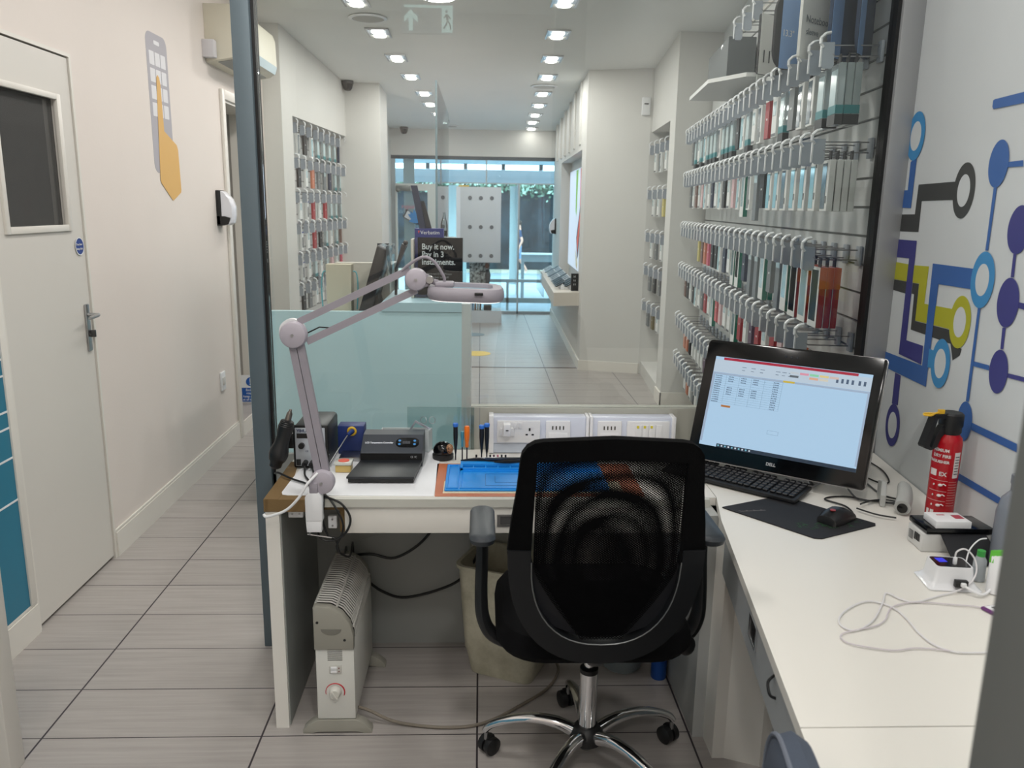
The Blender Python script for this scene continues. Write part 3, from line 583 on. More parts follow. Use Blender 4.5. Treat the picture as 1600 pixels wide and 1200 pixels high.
# soap dispenser on the left wall (and its twin near the shop window)
def dispenser(name, label, loc, rz):
    t = thing(name, label, 'dispenser'); RM[t] = Matrix.Identity(4)
    c = MB(); c.bb(-.012, .03, -.055, .055, .0, .22, .01)
    c.prism([(.0, -.055, .0), (.07, -.055, .01), (.085, -.055, .05), (.05, -.055, .06), (.0, -.055, .06)], (0, .11, 0)); c.build('back_plate', M_black, t)
    c = MB(); P = [(.03, .215), (.055, .20), (.085, .165), (.10, .12), (.10, .07), (.09, .02), (.07, .005), (.03, .05)]
    R = [[(x, -.05+.1*0, z) for x, z in P]]
    c.loft([[(x*.9+.003, -.05, z) for x, z in P], [(x, -.042, z) for x, z in P], [(x*1.04, 0, z) for x, z in P], [(x, .042, z) for x, z in P], [(x*.9+.003, .05, z) for x, z in P]])
    c.build('cover', mat('dispenser_white', (226, 227, 234), .15), t)
    t.location = loc; t.rotation_euler = (0, 0, rz); return t
dispenser('soap_dispenser', 'white and black sanitiser dispenser on left wall by the doorway', (-1.66, 5.33, 1.45), 0)
dispenser('soap_dispenser', 'white and black sanitiser dispenser on far right wall by shop window', (1.08, 11.75, 1.22), pi)
# air conditioner
ac = thing('air_conditioner', 'beige wall air conditioner above the doorway behind the screen post', 'air conditioner', (-1.66, 5.65, 2.42))
c = MB(); P = [(-1.66, 2.75), (-1.50, 2.75), (-1.455, 2.73), (-1.44, 2.69), (-1.435, 2.52), (-1.45, 2.475), (-1.49, 2.45), (-1.66, 2.42)]
c.prism([(x, 5.25, z) for x, z in P], (0, .84, 0), bev=.004).build('body', mat('aircon_beige', (222, 217, 200), .45), ac)
c = MB(); c.prism([(-1.437, 5.27, 2.525), (-1.43, 5.27, 2.52), (-1.446, 5.27, 2.47), (-1.452, 5.27, 2.476)], (0, .80, 0)).build('louvre', mat('louvre_pale', (205, 222, 230), .2), ac, smooth=0)
c = MB(); c.prism([(-1.60, 5.30, 2.427), (-1.50, 5.30, 2.444), (-1.50, 5.30, 2.448), (-1.60, 5.30, 2.431)], (0, .74, 0)).build('intake_slot', M_lamg, ac, smooth=0)
MB().bb(-1.66, -1.59, 5.19, 5.248, 2.44, 2.54, .004).build('junction_box', mat('box_lilac', (214, 212, 216), .5), label='small white junction box fixed beside the air conditioner', cat='box')
es = thing('safety_sign', 'blue and white escape route keep clear sign leaning on the floor', 'sign', (-1.76, 6.1, .1))
T0 = Vector((-1.80, 6.06, .101)); 
MB().box((-1.75, 6.12, .205), (.15, .004, .21), (radians(-12), 0, 0)).build('board', mat('sign_white', (232, 233, 234), .4), es, smooth=0)
fr = Vector((0, -.0025, 0)); up = Vector((0, sin(radians(12)), cos(radians(12))))
def sp(u, v): return Vector((-1.75, 6.12, .205))+Vector((u, 0, 0))+up*v+Vector((0, -.003, 0))
MBL = mat('sign_blue', (30, 88, 168), .4)
c = MB(); c.prism([sp(.034*cos(a*pi/14), .055+.034*sin(a*pi/14)) for a in range(28)], (0, -.001, 0)); c.prism([sp(-.066, -.098), sp(.066, -.098), sp(.066, .008), sp(-.066, .008)], (0, -.001, 0)); c.build('blue_field', MBL, es, smooth=0)
c = MB(); c.prism([sp(-.006, .08)+Vector((0, -.002, 0)), sp(.006, .08)+Vector((0, -.002, 0)), sp(.003, .045)+Vector((0, -.002, 0)), sp(-.003, .045)+Vector((0, -.002, 0))], (0, -.001, 0)); c.prism([sp(.005*cos(a*pi/6), .035+.005*sin(a*pi/6))+Vector((0, -.002, 0)) for a in range(12)], (0, -.001, 0)); c.build('exclamation_mark', M_white, es, smooth=0)
for k, s_ in enumerate(('Escape', 'route', 'keep clear', 'at all times')): text(s_, .025, M_white, es, tuple(sp(0, -.016-.0245*k)+Vector((0, -.002, 0))), (1, 0, 0), tuple(up), align='CENTER', bold=.0003)
# ================================================================== shop: counter and what stands on it
ct = thing('shop_counter', 'pale blue shop counter seen from behind through the glass', 'counter', (-.6, 4.5, 0))
M_cblue = mat('counter_blue', (204, 240, 250), .2); M_cledge = mat('counter_ledge', (180, 214, 226), .3)
MB().bb(-1.2, -.095, 4.2, 4.235, 0, 1.055).build('back_panel', M_cblue, ct, smooth=0)
MB().bb(-1.2, -.51, 4.235, 4.9, 0, .95).build('lower_desk', M_cledge, ct, smooth=0)
MB().bb(-.51, -.095, 4.235, 4.86, 0, 1.057).build('body', M_cledge, ct, smooth=0)
MB().bb(-.508, -.095, 4.19, 4.86, 1.058, 1.105).build('raised_top', M_cledge, ct, smooth=0)
MB().bb(-.095, -.05, 4.2, 4.9, 0, 1.10).build('end_panel', mat('counter_white', (206, 214, 216), .3), ct, smooth=0)
gs = thing('glass_screen', 'tall clear glass sheet standing edge on at the counter end', 'glass screen', (-.25, 5.2, 0))
MB().bb(-.262, -.254, 4.87, 6.6, 0.0, 2.29).build('sheet', glass('green_pane', (.86, .95, .94), 1.0), gs, smooth=0)
MB().bb(-.264, -.252, 4.862, 4.872, 0, 2.29).build('polished_edge', mat('glass_edge', (120, 142, 150), .2), gs, smooth=0)
sn = thing('payment_sign', 'black sign reading buy it now pay in three instalments', 'sign', (-.21, 4.40, 1.106))
MB().bb(-.335, -.095, 4.40, 4.41, 1.125, 1.43).build('board', mat('sign_black', (8, 9, 11), .7, spec=.15), sn, smooth=0)
MB().bb(-.35, -.09, 4.412, 4.42, 1.106, 1.43).build('clear_holder', glass('acrylic', (.9, .93, .93), .8), sn, smooth=0)
MB().bb(-.26, -.17, 4.37, 4.45, 1.106, 1.125).build('foot', mat('sign_foot', (150, 148, 140), .5), sn, smooth=0)
MT = mat('sign_text', (196, 202, 204), .5)
for k, s_ in enumerate(('Buy it now.', 'Pay in 3', 'instalments.')): text(s_, .043, MT, sn, (-.314, 4.3995, 1.368-.0405*k), (1, 0, 0), (0, 0, 1), bold=.0008, sx=.88)
text('Try interest-free. Please', .0165, mat('sign_small_text', (120, 124, 126), .5), sn, (-.314, 4.3995, 1.233), (1, 0, 0), (0, 0, 1)); text('ask a member of staff', .0165, mat('sign_small_text', (120, 124, 126), .5), sn, (-.314, 4.3995, 1.214), (1, 0, 0), (0, 0, 1))
bx = MB().bb(-.355, -.20, 4.46, 4.55, 1.106, 1.475).build('carton', mat('carton_blue', (22, 38, 120), .5), label='dark blue carton standing behind the black payment sign', cat='box', smooth=0)
text('Verbatim', .028, M_white, bx, (-.325, 4.4595, 1.445), (1, 0, 0), (0, 0, 1)); MB().prism([(-.338, 4.459, 1.463), (-.327, 4.459, 1.463), (-.333, 4.459, 1.447)], (0, -.001, 0)).build('red_tick', mat('logo_red', (214, 66, 60), .5), bx, smooth=0)
c = MB().bb(-.372, -.357, 4.40, 4.54, 1.106, 1.42, .002).build('display_stand', mat('stand_beige', (196, 192, 182), .5), label='slim beige display board beside the black payment sign', cat='stand')
for k, (x, z0, z1, dx, m_, lb) in enumerate([(-.33, 1.47, 1.70, -.045, mat('sleeve_navy', (26, 38, 66), .5), 'navy stylus pack leaning above the blue carton'), (-.30, 1.47, 1.62, -.04, mat('sleeve_black', (18, 24, 34), .5), 'black slim pack leaning above the blue carton')]):
    MB().prism([(x, 4.47+k*.03, z0), (x+.035, 4.47+k*.03, z0), (x+.035+dx, 4.47+k*.03, z1), (x+dx, 4.47+k*.03, z1)], (0, .02, 0)).build('accessory_pack', m_, label=lb, cat='package', smooth=0)
c = MB().lathe([(.018, 0), (.02, .01), (.02, .07), (.008, .11), (.006, .135), (0, .135)], (-.205, 4.65, 1.475-.05), 16); bt = c.build('bottle', glass('bottle_clear', (.86, .9, .9), 1.0), label='clear cone shaped bottle with green liquid behind the payment sign', cat='bottle')
MB().cyl((-.205, 4.65, 1.43), (-.205, 4.65, 1.46), .018).build('liquid', mat('liquid_green', (30, 64, 52), .4), bt)
MB().bb(-.25, -.14, 4.56, 4.70, 1.106, 1.425, .003).build('carton', mat('carton_grey', (148, 156, 158), .6), label='grey carton behind the payment sign carrying the bottle', cat='box')
# till monitor seen from the side
tl = thing('till_monitor', 'black tilted till touchscreen seen from behind on the counter', 'monitor', (-.60, 4.5, .951))
c = MB(); c.prism([(-.675, 4.35, .952), (-.60, 4.35, .952), (-.50, 4.35, 1.36), (-.545, 4.35, 1.385)], (0, .32, 0), bev=.006); c.build('screen_body', mat('till_dark', (30, 28, 30), .25), tl)
c = MB(); c.prism([(-.62, 4.42, .951), (-.52, 4.42, .951), (-.56, 4.42, 1.15)], (0, .15, 0)); c.build('stand', M_black, tl, smooth=0)
c = MB(); c.prism([(-.492, 4.36, 1.20), (-.484, 4.36, 1.20), (-.47, 4.36, 1.39), (-.50, 4.36, 1.385)], (0, .2, 0)).build('acrylic_leaflet_holder', glass('acrylic', (.9, .93, .93), .8), label='clear leaflet holder standing beside the till touchscreen', cat='holder', smooth=0)
c = MB(); c.prism([(-.47, 4.5, 1.25), (-.46, 4.5, 1.25), (-.405, 4.5, 1.38), (-.43, 4.5, 1.39)], (0, .1, 0)); c.cyl((-.47, 4.55, 1.106), (-.465, 4.55, 1.26), .008); c.ball((-.41, 4.52, 1.395), .014)
c.build('card_reader', mat('reader_dark', (52, 46, 48), .4), label='dark card reader raised on a thin stalk beside the till', cat='card reader')
bg_ = thing('paper_bag', 'beige paper carrier bag with teal rope handles on the counter', 'bag', (-.785, 4.6, .951))
c = MB(); c.prism([(-.85, 4.55, .951), (-.72, 4.55, .951), (-.715, 4.55, 1.27), (-.855, 4.55, 1.27)], (0, .09, 0)).build('bag_body', mat('paper_beige', (192, 184, 164), .7), bg_, smooth=0)
for s, x in ((-1, -.858), (1, -.712)):
    MB().tube([(x, 4.60, 1.23), (x+s*.02, 4.59, 1.22), (x+s*.028, 4.58, 1.14), (x+s*.022, 4.57, 1.02)], .004, 8, smooth=5).build('rope_handle', mat('rope_teal', (88, 160, 172), .7), bg_)
MB().bb(-.83, -.52, 4.70, 4.78, .951, 1.27).build('carton', mat('card_beige', (198, 194, 184), .7), label='wide beige cardboard box behind the till on the counter', cat='box', smooth=0)
ps = MB().bb(-.70, -.62, 5.6, 5.62, 1.20, 1.34).build('poster', mat('small_sign_black', (20, 22, 26), .4), label='small black price sign standing past the counter by the pillar', cat='sign', smooth=0)
MB().bb(-.72, -.60, 5.5, 5.9, 0, 1.2).build('display_plinth', M_wall2, label='white plinth carrying the small black price sign behind the till', cat='plinth', smooth=0)
for k in range(3): text('11', .03, M_white, ps, (-.68, 5.598, 1.31-.035*k), (1, 0, 0), (0, 0, 1))
# poster on far left wall
po = MB().bb(-1.31, -1.30, 10.2, 11.6, 1.0, 1.95).build('wall_poster', mat('poster_blue', (84, 112, 170), .5), label='blue and green poster at the far left wall past the pillar', cat='poster', smooth=0)
MB().bb(-1.30, -1.297, 10.2, 11.6, .98, 1.25).build('green_band', mat('poster_green', (110, 150, 80), .5), po, smooth=0)
# pegboard display stand near the shop front
st = thing('display_board', 'tall white display board with nine round holes near the shop front', 'display stand', (0, 11.2, 0))
MB().bb(-.275, .275, 11.20, 11.26, .84, 1.845, .004).build('board', mat('display_white', (196, 204, 210), .5), st)
MB().bb(-.33, -.275, 11.20, 11.6, .0, 1.845).build('side_panel', mat('display_side', (222, 232, 240), .4), st, smooth=0)
MB().bb(-.33, .30, 11.26, 11.6, .0, .17).build('plinth', mat('display_white', (196, 204, 210), .5), st, smooth=0)
MB().bb(-.275, .29, 11.27, 11.29, .17, .84).build('lower_glass', glass('acrylic', (.9, .93, .93), .8), st, smooth=0)
c = MB()
for i in range(3):
    for j in range(3): c.lathe([(.016, 0), (.027, -.006), (.027, .004), (.016, .004)], (-.145+j*.147, 11.197, 1.70-i*.385), 16, axis=(0, -1, 0))
c.build('ring_fixings', mat('fixing_grey', (104, 110, 116), .4, .5), st)
ph = MB().bb(-.15, .13, 11.31, 11.33, .42, .84).build('photo_print', mottled('leaf_print', (20, 22, 24), (226, 228, 230), 26, 2, .6), label='black and white patterned print under the display board', cat='picture', smooth=0)
c = MB(); c.tube([(.10, 11.30, .50), (.105, 11.30, .66), (.10, 11.30, .74)], [.02, .04, .02], 10); c.build('dark_figure', mat('figure_grey', (60, 66, 72), .7), ph); MB().ball((.09, 11.30, .79), (.03, .01, .04)).build('face_patch', mat('figure_skin', (150, 104, 92), .7), ph)
for k, (x, h_, col_) in enumerate([(-.15, .16, (196, 188, 172)), (-.115, .18, (120, 160, 200)), (-.08, .17, (150, 110, 90)), (-.045, .19, (205, 205, 200)), (-.01, .165, (110, 96, 90))]):
    MB().bb(x, x+.028, 11.30, 11.42, .171, .171+h_).build('box_file', mat('file_%s' % ['cream', 'blue', 'brown', 'white', 'umber'][k], col_, .6), label='%s upright box under the display board, %s from the left' % (['cream', 'blue', 'brown', 'white', 'umber'][k], ORD[k]), cat='package', smooth=0)
MB().bb(.05, .16, 11.29, 11.38, .171, .25, .012).build('card_reader', M_black, label='small black device on the display board plinth', cat='device')
MB().bb(-.30, -.16, 11.24, 11.34, 1.846, 1.866).build('box', mat('box_yellow', (206, 176, 84), .6), label='flat yellow box on top of the white display board', cat='box', smooth=0)
for nm, lb, x, y, r, col_ in (('floor_sticker', 'grey round floor sticker nearest the shop window', -.07, 10.2, .13, (120, 136, 142)), ('floor_sticker', 'yellow round floor sticker on the shop floor', -.03, 8.85, .15, (226, 196, 96))):
    MB().cyl((x, y, .0), (x, y, .002), r, n=36).build(nm, mat(nm+str(int(r*100)), col_, .5), label=lb, cat='sticker', smooth=0)
# lightbox and phone shelf
lb_ = thing('light_box', 'lit picture panel of a red phone on far right wall', 'light box', (1.1, 9.6, .85))
def lbx(y, o=0.): return 1.115+(y-8.34)*.019-o
c = MB(); c.prism([(lbx(8.5), 8.5, .87), (lbx(10.85), 10.85, .87), (lbx(10.85), 10.85, 2.04), (lbx(8.5), 8.5, 2.04)], (.025, 0, 0)).build('panel', mat('lit_panel_blue', (214, 226, 246), .4, emit=.55), lb_, smooth=0)
def lp(P, m_, nm, o): MB().prism([(lbx(y, o), y, z) for y, z in P], (-.001, 0, 0)).build(nm, mat(m_[0], m_[1], .4, emit=.35), lb_, smooth=0)
lp([(9.75, 2.03), (10.0, 2.03), (9.95, 1.55), (9.85, 1.5)], ('print_green', (140, 190, 60)), 'green_shape', .003)
lp([(9.1, 2.03), (9.5, 2.03), (9.45, 1.5), (9.2, 1.35)], ('print_red', (220, 110, 110)), 'red_shape', .003)
lp([(9.25, 1.55), (9.4, 1.62), (9.75, 1.25), (9.6, 1.0), (9.5, 1.05)], ('print_dark', (70, 62, 70)), 'phone_shape', .005)
lp([(9.30, 1.5), (9.38, 1.54), (9.65, 1.22), (9.56, 1.08)], ('print_orange', (226, 96, 70)), 'phone_screen', .007)
lp([(9.55, .95), (9.60, .98), (9.85, 1.12), (9.75, .92), (9.6, .88)], ('print_sand', (200, 190, 160)), 'sand_shape', .003)
sh = thing('phone_shelf', 'cream display shelf full of phones below the lit picture', 'shelf', (.88, 9.4, .62))
MB().prism([(.735, 8.1, .625), (.80, 10.9, .625), (1.055, 10.9, .625), (1.0, 8.17, .625)], (0, 0, .135)).build('shelf_body', mat('shelf_cream', (206, 200, 190), .5), sh, smooth=0)
MB().bb(.79, .80, 10.2, 11.4, .48, .76).build('glass_end', glass('acrylic', (.9, .93, .93), .8), sh, smooth=0)
ph0 = thing('display_phone', 'x', 'phone'); 
c = MB(); c.box((0, 0, .0545), (.056, .007, .115), (radians(-62), 0, 0), .003).build('handset', M_gloss, ph0); MB().box((0, -.0020, .0592), (.046, .001, .10), (radians(-62), 0, 0)).build('screen', mat('phone_screen_dark', (44, 50, 56), .3), ph0, smooth=0)
MB().bb(-.03, .03, .0, .035, 0, .045, .003).build('stand', M_white, ph0)
RM[ph0] = Matrix.Identity(4)
ph1 = thing('display_phone', 'x', 'phone')
c = MB(); c.box((0, 0, .0545), (.056, .007, .115), (radians(-62), 0, 0), .003).build('handset', M_white, ph1); MB().box((0, -.0020, .0592), (.046, .001, .10), (radians(-62), 0, 0)).build('screen', mat('phone_screen_dark', (44, 50, 56), .3), ph1, smooth=0)
MB().bb(-.03, .03, .0, .035, 0, .045, .003).build('stand', M_white, ph1)
index_kids(); k = 0
for r_i in range(16):
    for cc in range(2):
        y = 8.45+r_i*.152; x = .825+cc*.10+(y-8.1)*.02; blk = (r_i < 4) or (r_i+cc) % 4 == 0
        src = ph0 if blk else ph1; lbl = '%s display phone on the cream shelf, %s row from the near end, %s' % ('black' if blk else 'white', ORD[r_i], 'aisle side' if cc == 0 else 'wall side')
        if r_i == 0 and cc == 0: src.location = (x, y, .7605); src.rotation_euler = (0, 0, -1.3); src['label'] = lbl; src['group'] = 'display phones on the cream shelf'
        elif not blk and not ph1.get('used'): src.location = (x, y, .7605); src.rotation_euler = (0, 0, -1.3); src['label'] = lbl; src['group'] = 'display phones on the cream shelf'; ph1['used'] = 1
        else: dup(src, (x, y, .7605), -1.3, lbl, 'display phones on the cream shelf')
del ph1['used']
sb = MB().bb(.925, 1.0, 8.26, 8.28, .765, .94).build('price_sign', M_blk2, label='black price sign at the near end of the phone shelf', cat='sign', smooth=0)
for k in range(3): text('11', .03, M_white, sb, (.945, 8.258, .90-.04*k), (1, 0, 0), (0, 0, 1))
# ================================================================== slat walls, hooks and hanging stock
def slatwall(name, label, P, Q, z0, z1, nrm, th=.02):
    P = Vector((P[0], P[1], 0)); Q = Vector((Q[0], Q[1], 0)); n = Vector((nrm[0], nrm[1], 0))
    t = thing(name, label, 'slat wall', tuple((P+Q)/2))
    MB().prism([P-n*th+Vector((0, 0, z0)), Q-n*th+Vector((0, 0, z0)), Q-n*.012+Vector((0, 0, z0)), P-n*.012+Vector((0, 0, z0))], (0, 0, z1-z0)).build('groove_backing', mat('groove_grey', (128, 130, 130), .6), t, smooth=0)
    c = MB(); z = z0
    while z < z1-.02:
        h_ = min(.091, z1-z); c.prism([P-n*.012+Vector((0, 0, z)), Q-n*.012+Vector((0, 0, z)), Q+Vector((0, 0, z)), P+Vector((0, 0, z))], (0, 0, h_)); z += .10
    c.build('slats', mat('slat_white', (204, 206, 205), .4), t, smooth=0); return t
SLX = lambda y: 1.028+.115*y
nR = Vector((-1, .115, 0)).normalized()
slatwall('slat_wall', 'long white slatted wall of phone accessories at the right', (SLX(2.8), 2.8), (SLX(6.48), 6.48), .12, 2.69, nR)
S('trim_slat_top', MB().prism([(SLX(2.8)-.012, 2.8, 2.69), (SLX(6.48)-.012, 6.48, 2.69), (SLX(6.48)+.02, 6.48, 2.69), (SLX(2.8)+.02, 2.8, 2.69)], (0, 0, .022)), M_trim, smooth=0)
slatwall('slat_wall', 'white slatted wall set in the left niche of the shop', (-1.72, 6.88), (-1.62, 8.98), .4, 2.28, (1, -.05))
slatwall('slat_wall', 'narrow white slatted wall in the recess beside the right column', (1.76, 6.77), (1.78, 7.83), .12, 2.28, (-1, 0))
M_wire = mat('hook_wire', (150, 150, 152), .3, .9); M_tag = mat('tag_grey', (160, 168, 178), .4); M_tagw = mat('tag_white', (226, 228, 230), .35)
hk = thing('price_hook', 'x', 'hook')
c = MB(); c.tube([(0, 0, 0), (-.155, 0, 0), (-.165, 0, .008)], .0028, 6); c.tube([(0, 0, .035), (-.165, 0, .035)], .0024, 6); c.build('prongs', M_wire, hk)
MB().bb(-.012, 0, -.02, .02, -.02, .05, .003).build('backplate', M_tag, hk)
c = MB(); c.prism([(-.200, -.002, .045), (-.160, -.002, .045), (-.158, -.002, -.030), (-.165, -.002, -.040), (-.192, -.002, -.040), (-.200, -.002, -.032)], (0, .004, 0)).build('tag_plate', M_tag, hk, smooth=0)
c = MB()
P = [(-.196, .028), (-.206, .040), (-.206, .058), (-.192, .072), (-.176, .076)]
c.loft([[(x+dx, s*.012, z+dz) for (dx, dz) in ((0, 0), (.004, .001))] + [] for x, z in P for s in (-1,)], caps=False) if False else None
c.box((-.203, 0, .004), (.006, .011, .078), None, .002)  # white strip paints the bright edge highlight down each tag plate
for (x0, z0), (x1, z1) in zip(P[:-1], P[1:]): c.tube([(x0, 0, z0), (x1, 0, z1)], [(.011, .0055), (.011, .0055)], 8, flat=(0, 1, 0))
c.build('label_and_highlight', M_tagw, hk)
# ---- stock: each kind is an Empty with parts, origin at the hang hole
def pcol(n, rgb, r=.45): return mat('pack_'+n, rgb, r)
PK = {}
def base_kind(key, desc, w_, h_, th, body, parts):
    t = thing('hanging_package', desc, 'package'); KN = desc
    c = MB(); c.bb(-th/2, th/2, -w_/2, w_/2, -h_-.02, -.02, .0015, seg=1).build('carton', body, t)
    MB().bb(-.0015, .0015, -.016, .016, -.022, .012).build('hang_tab', parts.get('tab', M_black), t, smooth=0)
    for nm, (y0, y1, z0, z1, m_, both) in parts.items():
        if nm == 'tab': continue
        q = MB(); q.bb(-th/2-.0012, -th/2+.0002, y0*w_/2, y1*w_/2, -.02-h_*z1, -.02-h_*z0)
        if both: q.bb(-th/2-.001, th/2+.001, -w_/2-.0012, -w_/2+.0003, -.02-h_*z1, -.02-h_*z0)
        q.build(nm, m_, t, smooth=0)
    PK[key] = [t, desc, h_, th]; t['_proto'] = 1
wb = pcol('white', (222, 224, 222)); pale = pcol('pale_blue', (186, 208, 212), .15); dkgrey = pcol('dark_grey', (70, 74, 76)); teal = pcol('teal', (34, 122, 128)); clr = glass('pack_film', (.82, .87, .88), 1.3, .05, .35, (.62, .72, .74))
win = pcol('window_steel', (96, 110, 118), .1); winb = pcol('window_blue', (150, 196, 208), .08)
blk = pcol('black', (22, 23, 26)); prt = pcol('print_grey', (98, 100, 102))
base_kind('window', 'white windowed case box', .085, .175, .021, wb, {'window': (-.35, .9, .08, .94, winb, 0), 'print': (-.75, -.5, .62, .76, prt, 0), 'logo': (-.85, -.55, .05, .12, prt, 0)})
base_kind('windowdark', 'white box, dark phone window', .085, .175, .021, wb, {'window': (-.35, .9, .06, .95, win, 0), 'print': (-.75, -.5, .70, .84, prt, 0)})
base_kind('pouch', 'teal and black footed pouch', .09, .20, .024, clr, {'teal_band': (-1, 1, .68, .82, teal, 1), 'black_foot': (-1, 1, .83, 1.0, blk, 1), 'inner_card': (-.7, .8, .1, .68, pale, 0)})
base_kind('tealwhite', 'white and teal case box', .09, .21, .022, pcol('green_teal', (24, 112, 92)), {'white_face': (-1, 1, 0, 1, wb, 0), 'window': (-.6, .8, .05, .75, winb, 0)})
base_kind('red', 'red and orange case box', .10, .215, .022, pcol('deep_red', (150, 30, 34)), {'white_face': (-1, 1, 0, 1, wb, 0), 'window': (-.7, .85, .05, .9, winb, 0), 'orange_patch': (-.99, -.96, .0, .35, pcol('orange', (186, 90, 40)), 1)})
for key, nm, rgb in (('black', 'black', (26, 27, 30)), ('grey', 'mid grey', (116, 120, 122)), ('pink', 'pink', (206, 96, 118)), ('rose', 'pale pink', (214, 180, 182)), ('brown', 'brown', (120, 92, 84)), ('navy', 'navy', (36, 46, 72)), ('yellow', 'mustard yellow', (196, 184, 110)), ('purple', 'plum purple', (92, 72, 92)), ('orange', 'copper orange', (196, 122, 92)), ('olive', 'olive gold', (104, 92, 52)), ('coral', 'coral red', (206, 98, 104)), ('crimson', 'crimson', (160, 44, 52))):
    base_kind(key, nm+' folio case pack', .088, .165, .018, pcol(nm.replace(' ', '_'), rgb), {'edge': (-1, -.9, 0, 1, pcol('edge_'+key, tuple(int(v*.8) for v in rgb)), 0), 'logo': (-.2, .2, .45, .5, wb, 0)})
base_kind('white', 'plain white accessory box', .08, .17, .018, wb, {'print': (-.6, .6, .1, .45, pale, 0), 'strip': (-.9, .9, .9, .97, prt, 0)})
base_kind('cable', 'slim pale cable box', .06, .16, .022, wb, {'blue_top': (-1, 1, 0, .07, pcol('cobalt', (40, 70, 150)), 1), 'picture': (-.6, .6, .3, .85, prt, 0)})
base_kind('greyslim', 'long slim grey pack', .075, .225, .018, pcol('slate', (118, 124, 128)), {'strip': (-.9, .9, .03, .2, pale, 0)})
index_kids()
USED = set(); NP = [0]
def place_pack(key, M_, off, lab, grp, sway=0.):
    t, desc, h_, th = PK[key]
    loc = M_ @ Vector((off, 0, -.006)); rz = M_.to_euler().z+sway
    if key not in USED:
        USED.add(key); t.location = loc; t.rotation_euler = (0, 0, rz); t['label'] = desc+lab; t['group'] = grp; del t['_proto']
    else: dup(t, loc, rz, desc+lab, grp)
    NP[0] += 1
HU = [0]
def place_hook(M_, lab, grp):
    loc = M_.translation; rz = M_.to_euler().z
    if not HU[0]: HU[0] = 1; hk.location = loc; hk.rotation_euler = (0, 0, rz); hk['label'] = 'grey price-tag hook'+lab; hk['group'] = grp
    else: dup(hk, loc, rz, 'grey price-tag hook'+lab, grp)
RN = ['top', 'second', 'third', 'fourth', 'fifth', 'lowest']
def rack(rows, y0, y1, xf, rz, n_per, rackname, datum, stock, grp, first_y=None, scale=None):
    for r, z in enumerate(rows):
        ys = [y0+(y1-y0)*i/(n_per-1) for i in range(n_per)]
        for i, y in enumerate(ys):
            if first_y and y < first_y[r]: continue
            z_ = 0.12+.1*round((z-.12)/.1)-.01 if False else z
            yy = y+random.uniform(-.008, .008)
            M_ = Matrix.Translation((xf(yy), yy, z_)) @ Matrix.Rotation(rz, 4, 'Z')
            place_hook(M_, ', %s row of the %s, %s from %s' % (RN[r], rackname, ORD[i], datum), grp+' hooks')
            for k in range(stock[r][i][1]):
                if stock[r][i][0] is None: continue
                key = stock[r][i][0]; th = PK[key][3]
                place_pack(key, M_, -.138+k*(th+.003), ', %s row of %s, %s from %s%s' % (RN[r], rackname, ORD[i], datum, ['', ', behind', ', third back', ', rearmost'][k]), 'packs hanging on the '+rackname, random.uniform(-.02, .02))
def parse(s):
    out = []
    for tok in s.split():
        if ':' in tok: k, n = tok.split(':'); out.append((k, int(n)))
        elif tok == '-': out.append((None, 0))
        else: out.append((tok, 1))
    return out
n_per = 25
stk = [
 'pouch:3 pouch:2 windowdark:1 windowdark:2 grey:1 pouch:1 white:1 crimson:1 windowdark:1 white:1 pouch:1 window:1 black:1 pouch:1 pouch:1 pouch:2 windowdark:1 pouch:1 pouch pouch:1 window pouch white:1 pouch:1 grey:1 pouch:1 pouch:1',
 'windowdark:4 window:1 window:1 window:1 windowdark:1 window:1 window:1 black:2 greyslim:1 windowdark:1 tealwhite:1 window:1 rose:1 white:1 black:1 window:1 white:1 navy:1 white:1 window:1 rose:1 white:1 brown:1 white:1 grey:1',
 'red:3 red:2 red:2 tealwhite:1 greyslim:1 grey:1 tealwhite:2 greyslim:2 greyslim:1 navy:1 tealwhite:1 tealwhite:1 white:1 navy:1 window:1 black:2 black:1 pink:2 orange:1 brown:1 yellow:1 - - - -',
 '- red:1 - rose:1 crimson:1 white:1 crimson:1 purple:2 white:1 crimson:1 tealwhite:1 white:1 white:1 rose:1 coral:1 tealwhite:1 white:1 crimson:1 grey:1 white:2 window:1 black:1 white:1 black:1 brown:1',
 '- - - - - - - black:1 white:1 white:1 olive:2 black:1 olive:1 rose:1 black:1 white:1 purple:1 white:1 white:1 white:1 white:1 black:1 orange:1 orange:1 -',
 '- - - - - - - - white:1 - white:1 white:1 white:1 white:1 - white:1 white:1 window:1 white:1 grey:1 white:1 orange:1 white:1 - -']
rows = [2.115, 1.80, 1.43, 1.12, .735, .43]
rack(rows, 2.875, 6.3, lambda y: SLX(y)-.003, -math.atan(.115), n_per, 'long rack', 'glass post', [parse(s)+[(None, 0)]*4 for s in stk], 'long rack', first_y=[0, 0, 0, 0, 3.7, 3.7])
stl = ['white:1 windowdark:2 black:1 window:1 pouch:1 pouch:1 pouch:1 pouch:1 navy:1', 'tealwhite:1 black:1 white:1 orange:1 grey:1 greyslim:1 navy:1 pouch:1 pouch:1', 'navy:1 white:1 cable:2 crimson:1 white:2 crimson:1 pouch:1 pouch:1 pouch:1', 'cable:1 cable:2 white:1 crimson:1 black:1 pouch:1 white:1 pouch:1 brown:1', 'cable:1 cable:1 white:1 pouch:1 white:1 pouch:1 rose:1 white:1 pink:1', 'yellow:1 black:1 grey:1 white:1 white:1 white:1 rose:1 white:1 white:1']
rack([2.20, 1.92, 1.64, 1.38, 1.12, .86], 7.02, 8.85, lambda y: -1.72+.0476*(y-6.88)+.003, pi-math.atan(.05), 9, 'left niche', 'near end', [parse(s) for s in stl], 'left niche')
